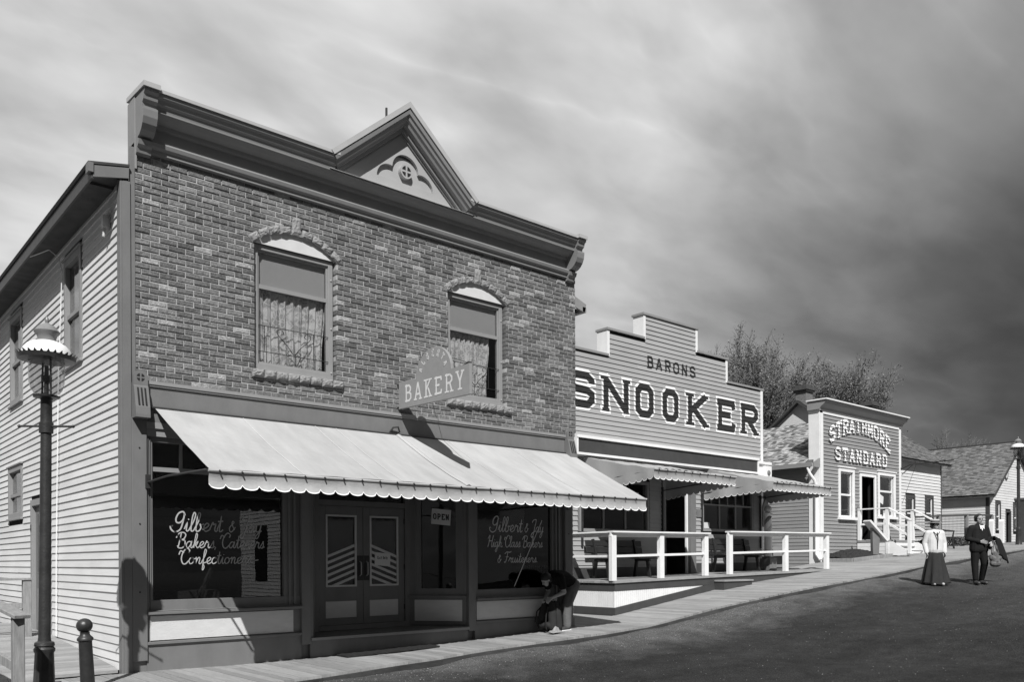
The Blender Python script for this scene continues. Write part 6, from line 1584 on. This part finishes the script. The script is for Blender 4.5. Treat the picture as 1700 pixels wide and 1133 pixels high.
chain(k, [(-.05, .02, .93), (.05, .02, .93)], [.13, .13]); organic('trousers', k, m_trouser, PB_, .01, 4)
k = MB()
for s in (-1, 1): chain(k, [(s*.10, .05*s+.045, .13), (s*.10, .05*s+.04, .05)], [.056, .05]); chain(k, [(s*.10, .05*s+.03, .045), (s*.12, .05*s-.14, .038)], [.048, .04])
organic('shoe', k, m_shoe, PB_, .009, 3)
k = MB(); cone(k, P(-.04, .035, 0), P(-.012, .050, 0), .094, .088, 14); cone(k, P(-.10, .03, 0), P(-.10, -.02, 0), .055, .05, 12); cone(k, P(-.03, -.01, -.07), P(-.01, .04, -.068), .026, .034, 8); cone(k, P(-.03, -.01, .07), P(-.01, .04, .068), .026, .034, 8); organic('hair', k, m_hair, PB_, .009, 3)
# coat over her left arm and the bag hanging from it
def wpt(o, p): return o.matrix_basis @ Vector(p)
bpy.context.view_layer.update()
CO = empty('folded_coat', PB_.location, 'dark coat draped over the arm of the woman with the bag', 'coat', rz=R(-40))
P_ = []
for i in range(25):
    u = i/24; row = []
    for j in range(17):
        v = j/16; a = (v-.35)*2.2; dn = max(0, abs(v-.35)-.12)
        row.append((.25+.16*u+.085*math.sin(a)+.02*math.sin(u*14+v*3)+.30*v*u, -.14+.30*u, 1.10-.05*u-dn*(.66+.40*u)+.02*math.cos(a)))
    P_.append(row)
o = build('cloth', MB().grid(P_), m_jacket, CO, local=True, smooth=True, fix=False); md = o.modifiers.new('thick', 'SOLIDIFY'); md.thickness = .03
BG = empty('tote_bag', PB_.location, 'patterned soft tote bag hanging from the woman in dark jacket', 'bag', rz=R(-40))
k = MB(); chain(k, [(.24, -.24, .72), (.245, -.24, .56)], [.07, .09]); chain(k, [(.18, -.24, .62), (.31, -.24, .62)], [.075, .075]); chain(k, [(.20, -.24, .50), (.29, -.24, .50)], [.085, .085]); organic('sack', k, m_bag, BG, .01, 6)
k = MB()
for dy in (-.03, .03): k.tube([(.17, -.24+dy, .72), (.19, -.23+dy, .90), (.205, -.20+dy*.4, 1.035), (.225, -.20+dy*.4, 1.035), (.27, -.23+dy, .90), (.31, -.24+dy, .72)], .011, 6)
build('strap', k, m_bag, BG, local=True)

# ---- man bending over a rucksack
mx, my = 7.74, -.30; mz = zb(mx)
PM = empty('person', (mx, my, mz), 'man in black T-shirt and cargo trousers bending over a rucksack', 'person', rz=R(-86))
k = MB(); ch_ = Vector((.02, -.60, .945)); P = head(k, ch_, (-.30, -.72, -.58), (0, -.6, .72), 1.0)
chain(k, [(0, -.40, 1.0), (.01, -.52, .965)], [.062, .055]); chain(k, [(0, -.34, .99), (0, -.14, .97), (0, .06, .86)], [.125, .13, .13])
ARM = {-1: [(-.17, -.38, .99), (-.24, -.27, .72), (-.13, -.48, .60)], 1: [(.17, -.38, .99), (.22, -.34, .72), (.10, -.54, .62)]}
for s in (-1, 1):
    chain(k, ARM[s], [.053, .043, .027]); w_, e_ = Vector(ARM[s][2]), Vector(ARM[s][1]); hand(k, w_, (w_-e_).normalized()+Vector((-s*.2, 0, -.4)), (-s, -.2, .4), .9)
LEG = {-1: [(-.10, .06, .84), (-.13, -.02, .46), (-.12, .06, .08)], 1: [(.10, .06, .84), (.12, -.16, .46), (.11, -.14, .08)]}
for s in (-1, 1): chain(k, LEG[s], [.092, .062, .042]); f_ = Vector(LEG[s][2]); chain(k, [f_+Vector((0, .01, -.03)), f_+Vector((s*.02, -.14, -.05))], [.04, .03])
bd = organic('body', k, m_skin, PM, .0065, 4); face_parts(P, bd)
k = MB(); chain(k, [(-.15, -.37, 1.0), (.15, -.37, 1.0)], [.085, .085]); chain(k, [(0, -.36, .995), (0, -.14, .975), (0, .05, .875)], [.14, .15, .15])
for q in (-1, 1): chain(k, [(q*.07, -.34, .98), (q*.07, -.12, .95), (q*.07, .06, .86)], [.115, .13, .12]); a, b_ = Vector(ARM[q][0]), Vector(ARM[q][1]); chain(k, [a, a.lerp(b_, .62)], [.08, .072])
chain(k, [(0, -.44, 1.01), (0, -.48, .99)], [.075, .068]); organic('t_shirt', k, m_tshirt, PM, .009, 4)
k = MB(); chain(k, [(-.06, .07, .85), (.06, .07, .85)], [.135, .135])
for s in (-1, 1): a, b_, c_ = [Vector(v) for v in LEG[s]]; chain(k, [a, b_, c_+Vector((0, 0, .02))], [.125, .098, .078]); chain(k, [a.lerp(b_, .55)+Vector((s*.075, 0, .05)), a.lerp(b_, .85)+Vector((s*.075, 0, 0))], [.045, .05])
organic('cargo_trousers', k, m_cargo, PM, .01, 3)
k = MB()
for s in (-1, 1): f_ = Vector(LEG[s][2]); chain(k, [f_+Vector((0, .03, -.028)), f_+Vector((s*.025, -.17, -.042))], [.05, .038])
sh_ = organic('shoe', k, m_shoe, PM, .009, 3)
k = MB()
for s in (-1, 1): f_ = Vector(LEG[s][2]); k.beam(f_+Vector((0, .075, -.07)), f_+Vector((s*.028, -.20, -.07)), .085, .02)
build('sole', k, m_white, sh_, local=True, bevel=.006)
k = MB(); cone(k, P(-.03, .045, 0), P(-.0, .055, 0), .090, .086, 14); cone(k, P(-.05, -.02, 0), P(-.04, .0, 0), .07, .07, 12); organic('hair', k, m_hair, PM, .009, 3)
RK = empty('rucksack', (mx-.47, my-.02, mz), 'dark rucksack standing open on the boardwalk under the bending man', 'rucksack', rz=R(-86))
k = MB()
for x in (-.11, .11):
    for y in (-.06, .06): chain(k, [(x*1.25, y*1.25, .085), (x*1.05, y*1.1, .34), (x*.75, y*.8, .52)], [.08, .08, .05])
chain(k, [(-.09, -.13, .12), (.09, -.13, .12)], [.06, .06]); sk = organic('sack', k, dark('rucksack_cloth', .03), RK, .011, 5)
k = MB(); k.tube([(-.17, -.03, .46), (-.24, -.10, .36), (-.25, -.12, .18), (-.2, -.08, .05)], .014, 6); k.tube([(.1, -.16, .46), (.13, -.24, .34), (.12, -.25, .15), (.1, -.2, .05)], .014, 6); k.tube([(-.04, .0, .56), (0, .0, .60), (.04, 0, .56)], .01, 6); build('strap', k, m_black, RK, local=True)
k = MB(); bx, by = mx-.60, my-.30
P_ = []
r2 = random.Random(5)
for i in range(9): P_.append([(bx-.16+.32*i/8, by-.10+.2*j/6, zb(bx)+.02+.10*math.exp(-((i-4)/3.)**2-((j-3)/2.2)**2)*r2.uniform(.5, 1.3)) for j in range(7)])
tag(build('crumpled_paper', k.grid(P_), m_signgrey, loc=(bx, by, zb(bx)), fix=False), 'crumpled pale paper bag lying beside the rucksack straps', 'paper bag')

# ================================================================== ACROSS THE STREET (seen in the shop glass)
OH = empty('opposite_house', (15, -18, 0), 'plain clapboard house on the far side of the street, mirrored in the shop glass', 'house')
k = MB(); siding(k, 'y', 11.0, -22, -14.5, -1.0, 4.6, .14, .018, [(-20.6, -19.5, .7, 2.9), (-17.2, -16.1, .7, 2.9)], out=-1, jog=False); build('siding', k, m_white_siding, OH)
k = MB(); k.box(11.02, 20, -22, -14.5, -1.2, 4.6); build('wall_core', k, m_white_siding, OH)
k = MB(); k.prism([(10.7, -22.5, 4.5), (10.7, -14.0, 4.5), (10.7, -18.2, 7.2)], (9.6, 0, 0)); build('roof', k, m_shingle_dk, OH)
for a in (-20.6, -17.2): build('window', MB().box(10.97, 11.03, a, a+1.1, .7, 2.9), m_dark, OH)
PF = empty('picket_fence', (21.5, -15, 0), 'white picket fence on the far side of the street', 'fence')
k = MB(); y = -20.0
while y < -11.5: k.prism([(21.5, y, -.3), (21.5, y+.09, -.3), (21.5, y+.09, 1.15), (21.5, y+.045, 1.23), (21.5, y, 1.15)], (.02, 0, 0)); y += .14
build('pickets', k, m_white, PF)
